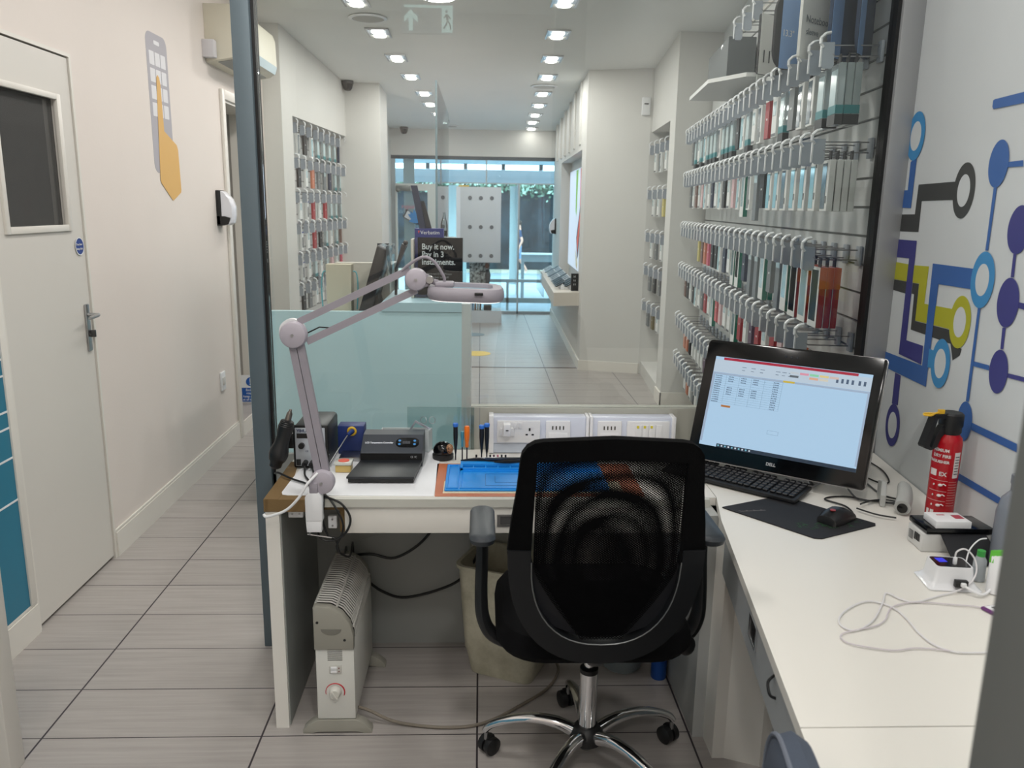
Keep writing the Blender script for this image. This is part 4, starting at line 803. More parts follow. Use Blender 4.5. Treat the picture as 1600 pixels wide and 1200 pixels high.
str_ = ['black:1 white:1 white:1 windowdark:1 white:1', 'crimson:2 navy:1 yellow:1 white:1 white:1', 'black:3 black:1 white:1 grey:1 white:1', 'tealwhite:1 coral:3 grey:1 black:1 grey:1', 'grey:1 black:1 white:1 olive:1 grey:1']
rack([2.12, 1.72, 1.33, 1.02, .68], 6.86, 7.72, lambda y: 1.757, 0, 5, 'small recess', 'near end', [parse(s) for s in str_], 'small recess')
for k in list(PK):
    if k not in USED:
        t = PK[k][0]
        for ch in KIDS.get(t, []): bpy.data.objects.remove(ch)
        bpy.data.objects.remove(t); print('unused', k)
for o in COL.objects:
    if '_proto' in o: del o['_proto']
print('packs', NP[0])
# ---- upper row: shelf box, laptop sleeves
def rl_(u, y, z): return Vector((SLX(y)-u, y, z))     # u metres out from the slat wall
sf = thing('wall_shelf', 'white shelf high on the slat wall under a grey box', 'shelf', tuple(rl_(.15, 5.2, 2.33)))
MB().prism([rl_(.0, 4.72, 2.325), rl_(0, 5.8, 2.325), rl_(.27, 5.8, 2.325), rl_(.27, 5.0, 2.325), rl_(.10, 4.72, 2.325)], (0, 0, .022)).build('board', mat('shelf_white', (214, 214, 212), .4), sf, smooth=0)
MB().prism([rl_(.0, 4.66, 2.25), rl_(0, 4.70, 2.25), rl_(.05, 4.70, 2.25), rl_(.05, 4.66, 2.25)], (0, 0, .35)).build('bracket', M_lamg, sf, smooth=0)
gb = MB().prism([rl_(.03, 4.85, 2.348), rl_(.03, 5.55, 2.348), rl_(.19, 5.55, 2.348), rl_(.19, 4.85, 2.348)], (0, 0, .21), bev=.004).build('storage_box', mat('box_darkgrey', (92, 97, 98), .6), label='dark grey box on the high white shelf', cat='box')
MB().ball(rl_(.192, 5.05, 2.535), (.004, .018, .018)).build('button', M_steel, gb)
def sleeve(label, y, z1, h_, u0, u1, body, th=.03, band=None, txt=None, round_=False, y_far=None):
    # a flat hanging sleeve whose broad face looks down the shop aisle and slightly to the camera
    t = thing('laptop_sleeve', label, 'laptop sleeve', tuple(rl_((u0+u1)/2, y, z1-h_)), 0, 'laptop sleeves on the top row')
    A = rl_(u1, y, 0); B = rl_(u0, y+.16, 0); dirv = (B-A); L = dirv.length; e = dirv.normalized(); n = Vector((e.y, -e.x, 0)); th = .012
    if n.y > 0: n = -n
    def P(s, z): return A+e*s+Vector((0, 0, z))
    r = .06 if round_ else .008
    out = [P(0+a+L/2, z1-h_/2+b) for a, b in rrect(L, h_, min(r, L*.4))]
    MB().prism(out, -n*th, bev=.003).build('sleeve_body', body, t)
    if band: 
        s0, s1, bm_ = band
        MB().prism([P(L*s0, z1-h_)+n*.002, P(L*s1, z1-h_)+n*.002, P(L*s1, z1)+n*.002, P(L*s0, z1)+n*.002], n*.001).build('paper_band', bm_, t, smooth=0)
    for (s_, sz, s0, z_, m_) in (txt or []): text(s_, sz, m_, t, tuple(P(L*s0, z1-z_)+n*.0045), tuple(e), (0, 0, 1))
    return t, P, e, n, L
MW = mat('sleeve_white', (222, 222, 218), .5); MK = mat('sleeve_charcoal', (32, 33, 35), .7); MBd = mat('band_blue', (120, 154, 200), .5); MNv = mat('sleeve_blue', (34, 54, 84), .6); MTK = mat('text_black', (26, 26, 28), .5)
sleeve('black laptop sleeve in a white band marked eleven inch', 3.76, 2.44, .25, .02, .24, MK, band=(0, .42, MW), txt=[('11"', .075, .04, .20, MTK)])
sleeve('black laptop sleeve with a blue band marked 13.3 inch', 3.34, 2.42, .27, .02, .27, MK, band=(.10, .45, MBd), txt=[('13.3"', .034, .12, .15, MW)], round_=True)
a_, P, e, n, L = sleeve('large white laptop case box marked 15.6 inch', 3.06, 2.50, .36, .02, .24, MW, txt=[('Notebook', .036, .06, .24, mat('text_grey', (110, 118, 122), .5)), ('sleeve', .030, .08, .28, mat('text_grey', (110, 118, 122), .5)), ('15.6', .05, .50, .32, MTK)])
MB().prism([P(L*.18, 2.36)+n*.002, P(L*.98, 2.38)+n*.002, P(L*.98, 2.5)+n*.002, P(L*.12, 2.5)+n*.002], n*.001).build('picture', mat('sleeve_picture', (110, 112, 114), .5), a_, smooth=0)
sleeve('blue laptop folder with pale blue band, nearer the white case box', 2.93, 2.58, .46, .0, .17, MNv, band=(.0, .30, MBd), round_=True)
sleeve('blue laptop folder with pale blue band, closest to the glass post', 2.85, 2.56, .44, -.01, .10, MNv, band=(.0, .30, MBd), round_=True)
for k in range(8):
    y = 2.9+k*.24; M_ = Matrix.Translation((SLX(y)-.003, y, 2.53)) @ Matrix.Rotation(-math.atan(.115), 4, 'Z')
    if k in (5, 6, 7): dup(hk, M_.translation, M_.to_euler().z, 'grey price-tag hook above the laptop sleeves, %s from the glass post' % ORD[k], 'sleeve row hooks')
# ================================================================== mural on the right wall
mr = thing('wall_mural', 'blue, yellow and black circuit line mural on the right wall', 'mural', (wx(2.3), 2.3, .85))
MC_ = {'blue': mat('mural_blue', (52, 98, 166), .5), 'sky': mat('mural_sky', (60, 140, 196), .5), 'indigo': mat('mural_indigo', (58, 58, 128), .5), 'dark': mat('mural_dark', (58, 60, 60), .5), 'yellow': mat('mural_yellow', (176, 176, 40), .5)}
ORDR = {'dark': .0006, 'yellow': .0010, 'indigo': .0014, 'blue': .0018, 'sky': .0022}
nW = Vector((-1, .11, 0)).normalized()
for k, (cn_, P) in enumerate(MURAL):
    o = ORDR[cn_]+k*.00002
    MB().prism([Vector((wx(y), y, z))+nW*o for y, z in P], nW*.0004).build(cn_+'_line', MC_[cn_], mr, smooth=0)
mw = mat('mural_inner', (207, 212, 214), .55)
for cn_, yc, zc, ry, rz_, k in RINGS:
    C = [(yc+ry*cos(a*pi/20), zc+rz_*sin(a*pi/20)) for a in range(40)]; o = ORDR[cn_]+.0006
    MB().prism([Vector((wx(y), y, z))+nW*o for y, z in C], nW*.0004).build(cn_+('_ring' if k else '_dot'), MC_[cn_], mr, smooth=0)
    if k:
        C = [(yc+ry*k*cos(a*pi/20), zc+rz_*k*sin(a*pi/20)) for a in range(40)]
        MB().prism([Vector((wx(y), y, z))+nW*(o+.0005) for y, z in C], nW*.0003).build('ring_centre', mw, mr, smooth=0)
# near grey door jamb at the right edge of view
S('trim_near_jamb', MB().bb(.424, .60, .5, .6, 0, 3.1, .004), mat('jamb_grey', (104, 106, 104), .5))
# ================================================================== main desk
M_brown = mat('raw_board_brown', (118, 94, 58), .8, bump=.3, bscale=200)
dk = thing('workbench', 'white workbench with brown worn left corner under the glass screen', 'desk', (.02, 2.5, 0))
MB().prism([(-.50, 2.285, .728), (.7135, 2.285, .728), (.7205, 2.77, .728), (-.625, 2.77, .728), (-.625, 2.62, .728), (-.625, 2.40, .728), (-.50, 2.30, .728)], (0, 0, .025)).build('worktop', M_lam, dk, smooth=0)
c = MB(); c.bb(-.625, -.485, 2.262, 2.30, .715, .7535).prism([(-.625, 2.262, .7532), (-.585, 2.262, .7532), (-.575, 2.40, .7532), (-.60, 2.60, .7532), (-.626, 2.60, .7532)], (0, 0, .0012)).bb(-.628, -.615, 2.262, 2.62, .715, .7535).bb(-.485, -.397, 2.288, 2.30, .712, .728).bb(-.412, -.396, 2.286, 2.30, .643, .728)
c.build('worn_edge', M_brown, dk, smooth=0)
MB().bb(-.485, .69, 2.265, 2.2855, .7285, .7535).build('edge_strip', mat('edge_greige', (196, 196, 188), .5), dk, smooth=0)
MB().bb(-.625, -.585, 2.265, 2.76, 0, .715).build('side_panel', M_lam, dk, smooth=0)
MB().bb(-.585, -.582, 2.275, 2.76, 0.004, .71).build('side_lining', M_lamg, dk, smooth=0)
MB().bb(.666, .70, 2.2, 2.76, 0, .728).build('end_panel', mat('end_panel_grey', (170, 172, 170), .5), dk, smooth=0)
dw = MB().bb(-.396, .66, 2.275, 2.292, .643, .727, .002).build('drawer', M_lam, dk)
for x in (.10,):
    h = MB().ring([(x-.045, 2.2735, .665), (x+.045, 2.2735, .665), (x+.045, 2.2735, .703), (x-.045, 2.2735, .703)], [(x-.037, 2.2735, .671), (x+.037, 2.2735, .671), (x+.037, 2.2735, .697), (x-.037, 2.2735, .697)], (0, -.003, 0)).build('handle', M_steel, dw, smooth=0)
    MB().bb(x-.036, x+.036, 2.273, 2.275, .672, .696).build('handle_recess', mat('recess_dark', (96, 96, 96), .4, .5), dw, smooth=0)
for k, (x, z, w_, h_) in enumerate(((-.545, .694, .044, .024), (-.437, .667, .026, .038))):
    b_ = MB().bb(x-w_/2, x+w_/2, 2.30, 2.318, z-h_/2, z+h_/2, .002).build('bracket', M_white, dk)
    MB().cyl((x-.010 if k == 0 else x, 2.2995, z if k == 0 else z+.01), (x-.010 if k == 0 else x, 2.298, z if k == 0 else z+.01), .003).cyl((x+.011 if k == 0 else x, 2.2995, z if k == 0 else z-.01), (x+.011 if k == 0 else x, 2.298, z if k == 0 else z-.01), .003).build('screw', M_steel, b_)
# right worktop
rd = thing('corner_desk', 'long white worktop running beside the mural wall', 'desk', (1.0, 1.7, 0))
def ed(y): return .367+.147*y      # free edge of the right worktop
MB().prism([(ed(1.185), 1.185, .729), (ed(2.10), 2.10, .729), (.715, 2.285, .729), (.722, 2.76, .729), (wx(2.74)-.004, 2.742, .729), (wx(1.185)-.004, 1.185, .729)], (0, 0, .025)).build('worktop', M_lam, rd, smooth=0)
MB().prism([(ed(.66), .66, .729), (ed(1.183), 1.183, .729), (wx(1.183)-.004, 1.183, .729), (wx(.66)-.004, .66, .729)], (0, 0, .0245)).build('worktop_front', M_lam, rd, smooth=0)
fa = MB().prism([(ed(1.19)+.012, 1.19, .60), (ed(2.09)+.012, 2.09, .60), (ed(2.09)+.03, 2.09, .60), (ed(1.19)+.03, 1.19, .60)], (0, 0, .127)).build('drawer', mat('fascia_grey', (158, 162, 164), .4), rd, smooth=0)
eE = Vector((.147, 1, 0)).normalized(); nE = Vector((-1, .147, 0)).normalized()
def E_(y, z, o=0.): return Vector((ed(y)+.012, y, z))+nE*o
MB().ring([E_(1.60, .645, .001), E_(1.68, .645, .001), E_(1.68, .70, .001), E_(1.60, .70, .001)], [E_(1.607, .65, .001), E_(1.673, .65, .001), E_(1.673, .695, .001), E_(1.607, .695, .001)], nE*.003).build('handle', M_chrome, fa, smooth=0)
MB().prism([E_(1.607, .65, .0005), E_(1.673, .65, .0005), E_(1.673, .695, .0005), E_(1.607, .695, .0005)], nE*.001).build('handle_recess', M_black, fa, smooth=0)
MB().tube([E_(1.40, .665, 0), E_(1.40, .672, .012), E_(1.415, .69, .014), E_(1.425, .70, 0)], .003, 8, smooth=4).build('cable_ring', M_black, fa)
MB().bb(.70, .735, 2.10, 2.2, 0, .728).build('corner_post', M_lam, rd, smooth=0)
MB().prism([(.735, 2.10, 0), (.83, 2.06, 0), (.86, 2.06, 0), (.86, 2.2, 0), (.735, 2.2, 0)], (0, 0, .728)).build('return_panel', M_lam, rd, smooth=0)
MB().prism([(.86, 2.06, 0), (1.30, 2.06, 0), (1.30, 2.08, 0), (.86, 2.08, 0)], (0, 0, .728)).build('inner_panel', M_lamg, rd, smooth=0)
MB().prism([(ed(.70)+.02, .70, 0), (ed(1.18)+.02, 1.18, 0), (wx(1.18)-.02, 1.18, 0), (wx(.70)-.02, .70, 0)], (0, 0, .728)).build('cabinet', mat('cabinet_grey', (170, 170, 166), .5), rd, smooth=0)
# mats on the bench
def sheet(name, label, P, m, z=.7535, h_=.0015, cat='mat'): return MB().prism([(x, y, z) for x, y in P], (0, 0, h_)).build(name, m, label=label, cat=cat, smooth=0)
sheet('bench_mat', 'bright white work mat covering the left half of the bench', [(-.565, 2.296), (-.1335, 2.290), (-.1335, 2.66), (-.135, 2.75), (-.57, 2.75), (-.585, 2.45), (-.588, 2.32), (-.582, 2.302)], mat('mat_white', (236, 238, 242), .5))
sheet('heat_mat', 'orange brown mat under the blue repair mat', [(-.131, 2.289), (.50, 2.289), (.50, 2.60), (-.139, 2.60)], mat('mat_copper', (186, 108, 72), .5), .7535)
sheet('paper_sheet', 'cream paper strip peeping out under the blue repair mat', [(-.108, 2.312), (.44, 2.312), (.44, 2.42), (-.108, 2.42)], mat('paper_cream', (226, 214, 186), .7), .7551, .001)
bm_ = thing('repair_mat', 'bright blue silicone repair mat with tool trays', 'mat', (.15, 2.44, .756))
M_bl = mat('silicone_blue', (22, 142, 228), .45); M_bld = mat('silicone_blue_deep', (10, 96, 168), .5)
c = MB(); c.bb(-.104, .40, 2.325, 2.57, .7565, .7625, .002); c.ring([(-.1, 2.332, .7625), (-.063, 2.332, .7625), (-.063, 2.56, .7625), (-.1, 2.56, .7625)], [(-.095, 2.34, .7625), (-.068, 2.34, .7625), (-.068, 2.552, .7625), (-.095, 2.552, .7625)], (0, 0, .003))
c.ring([(-.058, 2.332, .7625), (.39, 2.332, .7625), (.39, 2.50, .7625), (-.058, 2.50, .7625)], [(-.053, 2.338, .7625), (.385, 2.338, .7625), (.385, 2.494, .7625), (-.053, 2.494, .7625)], (0, 0, .003))
c.bb(-.06, .39, 2.50, 2.508, .7625, .772).bb(-.06, .39, 2.534, 2.575, .7625, .778, .002).bb(-.06, -.052, 2.50, 2.57, .7625, .776)
for i in range(9): c.bb(-.02+i*.04, -.016+i*.04, 2.505, 2.54, .7625, .770)
c.build('mat_body', M_bl, bm_)
c = MB(); c.bb(.02, .36, 2.3605, 2.3617, .7625, .7633).bb(.02, .0212, 2.36, 2.47, .7625, .7633).bb(.02, .36, 2.469, 2.4702, .7625, .7633).bb(.05, .33, 2.39, 2.3912, .7625, .7633).bb(.05, .0512, 2.39, 2.45, .7625, .7633).bb(-.055, .39, 2.509, 2.533, .7625, .7634)
c.build('printed_grid', M_bld, bm_, smooth=0)
def driver(label, x, y, h_, r, mh, mc=None, grp=None, shaft=.03):
    t = thing('screwdriver', label, 'screwdriver', (x, y, .775), 0, grp)
    z0 = .776
    MB().cyl((x, y, z0), (x, y, z0+shaft+.01), .0022, n=8).build('shaft', mat('shaft_dark', (60, 50, 54), .3, .8), t)
    if mc: 
        MB().lathe([(.002, shaft-.012), (.0035, shaft), (.0045, shaft+.01), (r*.85, shaft+.03), (r, shaft+.05), (r, h_-.012)], (x, y, z0), 14).build('handle', mh, t)
        MB().lathe([(r, h_-.012), (r*1.2, h_-.010), (r*1.2, h_-.002), (r*.9, h_)], (x, y, z0), 16).build('cap', mc, t)
    else: MB().lathe([(r*.55, shaft), (r*.7, shaft+.004), (r*.6, shaft+.014), (r*.95, shaft+.035), (r, h_-.006), (r*.8, h_)], (x, y, z0), 14).build('handle', mh, t)
MBC = mat('cap_blue', (52, 116, 206), .4)
driver('leftmost upright black screwdriver with blue cap in the blue mat', -.0775, 2.575, .126, .0075, M_black, MBC)
driver('small teal handled screwdriver beside the orange one', -.0555, 2.575, .098, .006, mat('driver_teal', (70, 140, 160), .4), None, None, .045)
driver('orange handled screwdriver standing in the blue mat', -.0400, 2.575, .116, .009, mat('driver_orange', (240, 118, 30), .35), None, None, .044)
driver('black screwdriver with blue cap, middle one of three', .0085, 2.575, .120, .0078, M_black, MBC)
driver('black screwdriver with blue cap nearest the white sockets', .0255, 2.575, .126, .0078, M_black, MBC)
for k, (x, m_) in enumerate(((-.009, M_black), (.037, M_black), (.049, mat('bit_plum', (92, 50, 70), .4)), (.062, mat('bit_pink', (206, 120, 140), .4)), (.075, M_black), (.088, M_black))):
    MB().lathe([(.0015, 0), (.0015, .006), (.003, .008), (.003, .020)], (x, 2.568, .776), 8).build('driver_bit', m_, label='tiny upright driver bit in the blue mat rack, %s from the left' % ORD[k], cat='driver bit', group='driver bits in the blue mat')
for k, (P, m_, lb) in enumerate((([(-.06, 2.548, .783), (.0, 2.556, .784), (.09, 2.54, .783)], M_black, 'black tweezers lying on the blue tray at the left'), ([(-.02, 2.562, .786), (.06, 2.548, .789), (.13, 2.555, .786)], M_steel, 'steel tweezers lying across the blue tray'), ([(.02, 2.545, .792), (.08, 2.537, .792), (.16, 2.562, .787)], mat('tool_grey', (84, 86, 90), .35, .6), 'dark grey pry tool crossing the steel tweezers'), ([(.05, 2.532, .783), (.10, 2.530, .785), (.18, 2.545, .785)], M_blk2, 'black spudger at the front of the blue tray'))):
    MB().tube(P, [(.002, .0015), (.006, .003), (.003, .002)], 8, smooth=4, flat=(0, 0, 1)).build('tweezers' if k < 2 else 'pry_tool', m_, label=lb, cat='tool')
# socket trunking
tr = thing('socket_trunking', 'white bench trunking carrying sockets, USB plates and switches', 'trunking', (.36, 2.74, .755))
c = MB(); c.bb(.04, .372, 2.72, 2.772, .79, .886, .003).bb(.396, .68, 2.72, 2.772, .79, .886, .003); c.build('cover', mat('trunking_white', (216, 222, 236), .35), tr)
MB().bb(.04, .68, 2.722, 2.772, .756, .789).build('lower_cover', mat('trunking_lower', (196, 204, 216), .35), tr, smooth=0)
c = MB(); c.bb(.034, .05, 2.714, 2.773, .756, .890, .002).bb(.372, .383, 2.712, 2.773, .756, .890, .002).bb(.385, .396, 2.712, 2.773, .756, .890, .002).bb(.674, .688, 2.714, 2.773, .756, .888, .002); c.build('end_cap', M_white, tr)
def plate(x0, x1, nm): return MB().bb(x0, x1, 2.712, 2.72, .795, .874, .003).build(nm, M_white, tr)
a_ = plate(.062, .212, 'double_socket'); c = MB()
for x in (.124, .142): c.bb(x-.007, x+.007, 2.709, 2.713, .846, .868, .002)
c.build('rocker_switch', M_white, a_)
c = MB(); c.bb(.172, .178, 2.7112, 2.713, .838, .848).bb(.161, .169, 2.7112, 2.713, .822, .827).bb(.182, .190, 2.7112, 2.713, .822, .827); c.build('pin_hole', M_blk2, a_, smooth=0)
for x0 in (.232, .412):
    a_ = plate(x0, x0+.085, 'usb_plate'); c = MB()
    for i in range(4): c.bb(x0+.021+i*.0125, x0+.0255+i*.0125, 2.711, 2.713, .843, .856)
    c.build('usb_port', mat('port_dark', (70, 70, 64), .4), a_, smooth=0); MB().bb(x0+.01, x0+.075, 2.7095, 2.712, .80, .832, .001).build('outlet_strip', M_white, a_)
a_ = plate(.515, .665, 'switch_plate'); c = MB(); y_ = MB()
for i in range(4): c.bb(.545+i*.024, .567+i*.024, 2.709, 2.712, .812, .862, .001)
for i in range(3): y_.bb(.549+i*.024, .557+i*.024, 2.7075, 2.7092, .850, .859)
c.build('switch', M_white, a_); y_.build('yellow_label', mat('label_yellow', (220, 206, 60), .6), a_, smooth=0)
pg = thing('usb_charger', 'white plug charger in the left socket of the trunking', 'charger', (.10, 2.70, .82))
c = MB(); c.bb(.082, .108, 2.66, 2.70, .832, .874, .004); c.build('charger_body', M_white, pg)
c = MB(); c.prism([(.068, 2.70, .822), (.122, 2.70, .822), (.118, 2.70, .850), (.074, 2.70, .850)], (0, .012, 0), bev=.002); c.build('plug_base', M_white, pg)
MB().bb(.0905, .0995, 2.6585, 2.6605, .852, .855).build('usb_port', M_black, pg, smooth=0)
# small glass panel with finger rings
gp = thing('glass_slider', 'small tinted glass panel with two ring pulls behind the bench', 'glass panel', (-.14, 2.765, .755))
MB().bb(-.252, -.018, 2.762, 2.767, .755, .908).build('sheet', glass('tinted_pane', (.80, .86, .86), 1.0), gp, smooth=0)
for x in (-.195, -.165): MB().tube([(x+.0105*cos(a*pi/12), 2.760, .862+.0125*sin(a*pi/12)) for a in range(24)], .0012, 6, closed=True).build('ring_pull', mat('ring_pale', (200, 210, 212), .1, .6), gp)
# brass wool tip cleaner
tc_ = thing('tip_cleaner', 'black ball shaped soldering tip cleaner with brass wool', 'tip cleaner', (-.123, 2.66, .755))
MB().lathe([(.0, 0), (.034, 0), (.036, .004), (.036, .016), (.033, .018), (.0, .018)], (-.123, 2.66, .755), 28).build('base', M_black, tc_)
MB().ball((-.123, 2.66, .783), (.034, .034, .032)).build('dome', M_gloss, tc_)
MB().ball((-.101, 2.643, .792), (.014, .014, .019), rot=(0, .3, -.5)).build('brass_wool', mottled('brass_wool', (70, 44, 30), (196, 150, 110), 260, 3, .5), tc_)
# hot air rework station
rs = thing('rework_station', 'black soldering station with pale front panel at the bench back', 'soldering station', (-.54, 2.62, .755))
c = MB(); c.bb(-.600, -.490, 2.555, 2.745, .757, .898, .012); c.build('case', mat('case_charcoal', (42, 46, 50), .4), rs)
c = MB(); c.bb(-.602, -.488, 2.545, 2.558, .756, .90, .01); c.build('bezel', M_black, rs)
fp = MB().bb(-.594, -.498, 2.5425, 2.546, .764, .892, .002).build('front_panel', mat('panel_silver', (196, 202, 210), .35, .2), rs)
MB().bb(-.588, -.545, 2.541, 2.543, .858, .874).build('display', M_gloss, fp, smooth=0)
text('YIHUA', .014, mat('text_navy', (40, 54, 96), .5), fp, (-.588, 2.5415, .878), (1, 0, 0), (0, 0, 1), bold=.0004)
text('CE', .008, mat('text_navy', (40, 54, 96), .5), fp, (-.562, 2.5415, .812), (1, 0, 0), (0, 0, 1))
MB().cyl((-.573, 2.543, .834), (-.573, 2.530, .834), .0095, n=20).build('knob', M_black, fp)
MB().bb(-.592, -.578, 2.539, 2.543, .767, .787, .001).build('power_switch', M_black, fp)
c = MB(); c.cyl((-.562, 2.543, .777), (-.562, 2.515, .776), .0085, n=14).cyl((-.540, 2.543, .777), (-.540, 2.515, .776), .0085, n=14); c.build('cable_plug', M_black, fp)
MB().cyl((-.547, 2.5432, .845), (-.547, 2.541, .845), .0025, n=10).build('indicator', mat('led_red', (160, 40, 40), .4), fp)
MB().bb(-.622, -.600, 2.55, 2.60, .82, .87, .004).build('gun_cradle', M_black, rs)
hg = thing('hot_air_gun', 'black hot air gun hanging at the left side of the station', 'heat gun', (-.63, 2.50, .79))
GS = 1.25; A = Vector((-.593, 2.50, .965)); B = Vector((-.640, 2.48, .80)); e = (B-A).normalized()
MB().lathe([(.003, 0), (.005, .004), (.0045, .006), (.009, .014), (.0105, .04)], A, 14, axis=e).build('nozzle', mat('nozzle_steel', (120, 114, 108), .35, .9), hg)
c = MB(); c.lathe([(r_*GS, z_) for r_, z_ in [(.012, .036), (.017, .04), (.0165, .043), (.018, .045), (.0175, .049), (.019, .051), (.0185, .055), (.020, .057), (.0195, .064), (.017, .09), (.0185, .115), (.023, .135), (.0245, .15), (.021, .168), (.016, .176), (.015, .19), (.009, .196)]], A, 18, axis=e); c.build('grip', M_black, hg)
Bq = A+e*.19
MB().tube([Bq, Bq+Vector((-.002, 0, -.022)), (-.63, 2.46, .768), (-.58, 2.42, .7625), (-.52, 2.37, .762), (-.47, 2.30, .765), (-.445, 2.262, .762), (-.40, 2.25, .745), (-.375, 2.25, .70), (-.39, 2.25, .655), (-.425, 2.25, .632), (-.46, 2.25, .636), (-.475, 2.25, .67), (-.478, 2.25, .72)], .0035, 8, smooth=6).build('cable', M_black, hg)
cb = MB().tube([(-.562, 2.518, .776), (-.555, 2.49, .772), (-.545, 2.45, .761), (-.50, 2.36, .7605), (-.462, 2.29, .7605), (-.452, 2.255, .75), (-.455, 2.25, .69), (-.44, 2.25, .645), (-.42, 2.25, .635), (-.415, 2.28, .58), (-.43, 2.45, .50), (-.46, 2.66, .42), (-.47, 2.71, .2)], .0032, 8, smooth=6).build('cable', M_black, label='black cable looping off the bench front behind the lamp clamp', cat='cable')
MB().tube([(-.540, 2.518, .776), (-.53, 2.49, .770), (-.50, 2.40, .7605), (-.455, 2.29, .7605), (-.430, 2.255, .752), (-.40, 2.245, .70), (-.398, 2.25, .66), (-.42, 2.262, .60), (-.40, 2.36, .53), (-.43, 2.62, .46), (-.45, 2.72, .25)], .0032, 8, smooth=6).build('cable', M_black, label='black cable dropping beside the clamp towards the heater', cat='cable')
for k, (P, lb, r, m_) in enumerate((([(-.12, 2.74, .64), (-.14, 2.735, .52), (-.20, 2.735, .42), (-.30, 2.735, .355), (-.39, 2.735, .37), (-.48, 2.735, .36)], 'upper black cable hanging under the bench back', .005, M_black), ([(.02, 2.60, .64), (.005, 2.62, .46), (-.03, 2.70, .33), (-.10, 2.73, .25), (-.26, 2.735, .20), (-.35, 2.735, .225), (-.42, 2.735, .28), (-.48, 2.735, .30)], 'lower black cable sagging from the bench front to the back panel', .005, M_black), ([(-.22, 2.74, .64), (-.24, 2.738, .54), (-.31, 2.738, .46), (-.40, 2.738, .43), (-.49, 2.738, .38)], 'thin grey wire hanging under the bench back', .0012, M_lamg))):
    MB().tube(P, r, 8, smooth=6).build('cable', m_, label=lb, cat='cable')
# soldering iron stand, flux, tub, preheater
sd = thing('iron_stand', 'blue soldering iron stand with yellow ring', 'iron stand', (-.43, 2.70, .755))
MB().bb(-.485, -.395, 2.70, 2.76, .756, .856, .003).build('stand_body', mat('stand_navy', (36, 56, 118), .45), sd)
MB().tube([(-.436+.012*cos(a*pi/10), 2.697, .838+.012*sin(a*pi/10)) for a in range(20)], .005, 8, closed=True).build('yellow_ring', mat('ring_yellow', (226, 186, 50), .4), sd)
MB().bb(-.47, -.40, 2.62, 2.70, .756, .768, .002).build('tray', M_steel, sd)
si = thing('soldering_iron', 'soldering iron with blue grip resting in the yellow ring', 'soldering iron', (-.46, 2.65, .78))
MB().tube([(-.433, 2.70, .84), (-.438, 2.68, .838), (-.445, 2.66, .834)], [.009, .008, .006], 12).build('grip', mat('grip_blue', (34, 60, 120), .4), si)
MB().tube([(-.445, 2.66, .834), (-.468, 2.60, .80), (-.489, 2.56, .768)], [.0028, .0024, .0012], 8).build('tip', M_steel, si)
fx = thing('flux_tub', 'small clear tub of amber flux with red lid label', 'tub', (-.436, 2.52, .755))
MB().bb(-.461, -.411, 2.50, 2.545, .7555, .779, .003).build('flux', mat('flux_amber', (206, 178, 108), .3), fx); MB().bb(-.464, -.408, 2.497, 2.548, .780, .789, .002).build('lid', mat('lid_clear', (206, 208, 200), .15), fx); MB().cyl((-.436, 2.523, .7892), (-.436, 2.523, .7905), .018, n=20).build('red_label', mat('label_red', (224, 84, 58), .5), fx)
tb = thing('parts_tub', 'clear plastic tub of spare parts behind the heating plate', 'tub', (-.23, 2.75, .755))
c = MB(); c.ring([(-.34, 2.725, .757), (-.175, 2.725, .757), (-.165, 2.76, .757), (-.34, 2.76, .757)], [(-.336, 2.729, .757), (-.179, 2.729, .757), (-.169, 2.756, .757), (-.336, 2.756, .757)], (0, 0, .078)); c.build('tub_wall', mat('tub_clear', (196, 204, 206), .2), tb, smooth=0)
c = MB(); c.ring([(-.252, 2.735, .82), (-.222, 2.735, .868), (-.168, 2.735, .838), (-.19, 2.735, .80)], [(-.244, 2.735, .82), (-.221, 2.735, .859), (-.178, 2.735, .836), (-.194, 2.735, .808)], (0, .006, 0)); c.build('metal_phone_frame', mat('frame_silver', (206, 212, 224), .2, .7), label='silver phone frame leaning up in the clear tub', cat='phone frame', smooth=0)
hp = thing('preheating_plate', 'black temperature controlled heating plate lying on the white mat', 'heating plate', (-.30, 2.55, .755))
c = MB(); c.prism([(-.404, 2.398, .759), (-.202, 2.398, .759), (-.190, 2.567, .759), (-.385, 2.567, .759)], (0, 0, .012)); c.build('base', M_black, hp, smooth=0)
c = MB(); c.prism([(-.408, 2.393, .772), (-.200, 2.393, .772), (-.187, 2.567, .772), (-.387, 2.567, .772)], (0, 0, .007), bev=.001); c.build('hot_plate', mat('plate_charcoal', (34, 38, 43), .4), hp)
c = MB(); c.prism([(-.389, 2.565, .756), (-.389, 2.565, .800), (-.389, 2.575, .803), (-.389, 2.645, .842), (-.389, 2.71, .842), (-.389, 2.71, .756)], (.202, 0, 0)); hd = c.build('controller_housing', mat('housing_slate', (52, 58, 68), .45), hp, smooth=0)
sl = Vector((0, .070, .039)).normalized(); nn = Vector((0, -sl.z, sl.y)); o3 = Vector((-.389, 2.575, .803))
MB().bb(-.389, -.187, 2.5635, 2.5652, .778, .801).build('front_strip', M_blk2, hd, smooth=0)
text('LCD Temperature Controller', .0095, mat('glowing_print_white', (232, 236, 244), .5, emit=.1), hd, tuple(o3+Vector((.010, 0, 0))+sl*.038+nn*.0006), (1, 0, 0), tuple(sl), bold=.0003, sx=.80)  # printed letters made to glow faintly, no lamp behind them
text('CE  FC', .009, M_tagw, hd, (-.225, 2.5632, .786), (1, 0, 0), (0, 0, 1), sx=.8)
C0 = o3+Vector((.150, 0, 0))+sl*.042+nn*.0004
MB().prism([C0+Vector((1, 0, 0))*a+sl*b for a, b in rrect(.078, .044, .02)], nn*.001).build('keypad', M_gloss, hd, smooth=0)
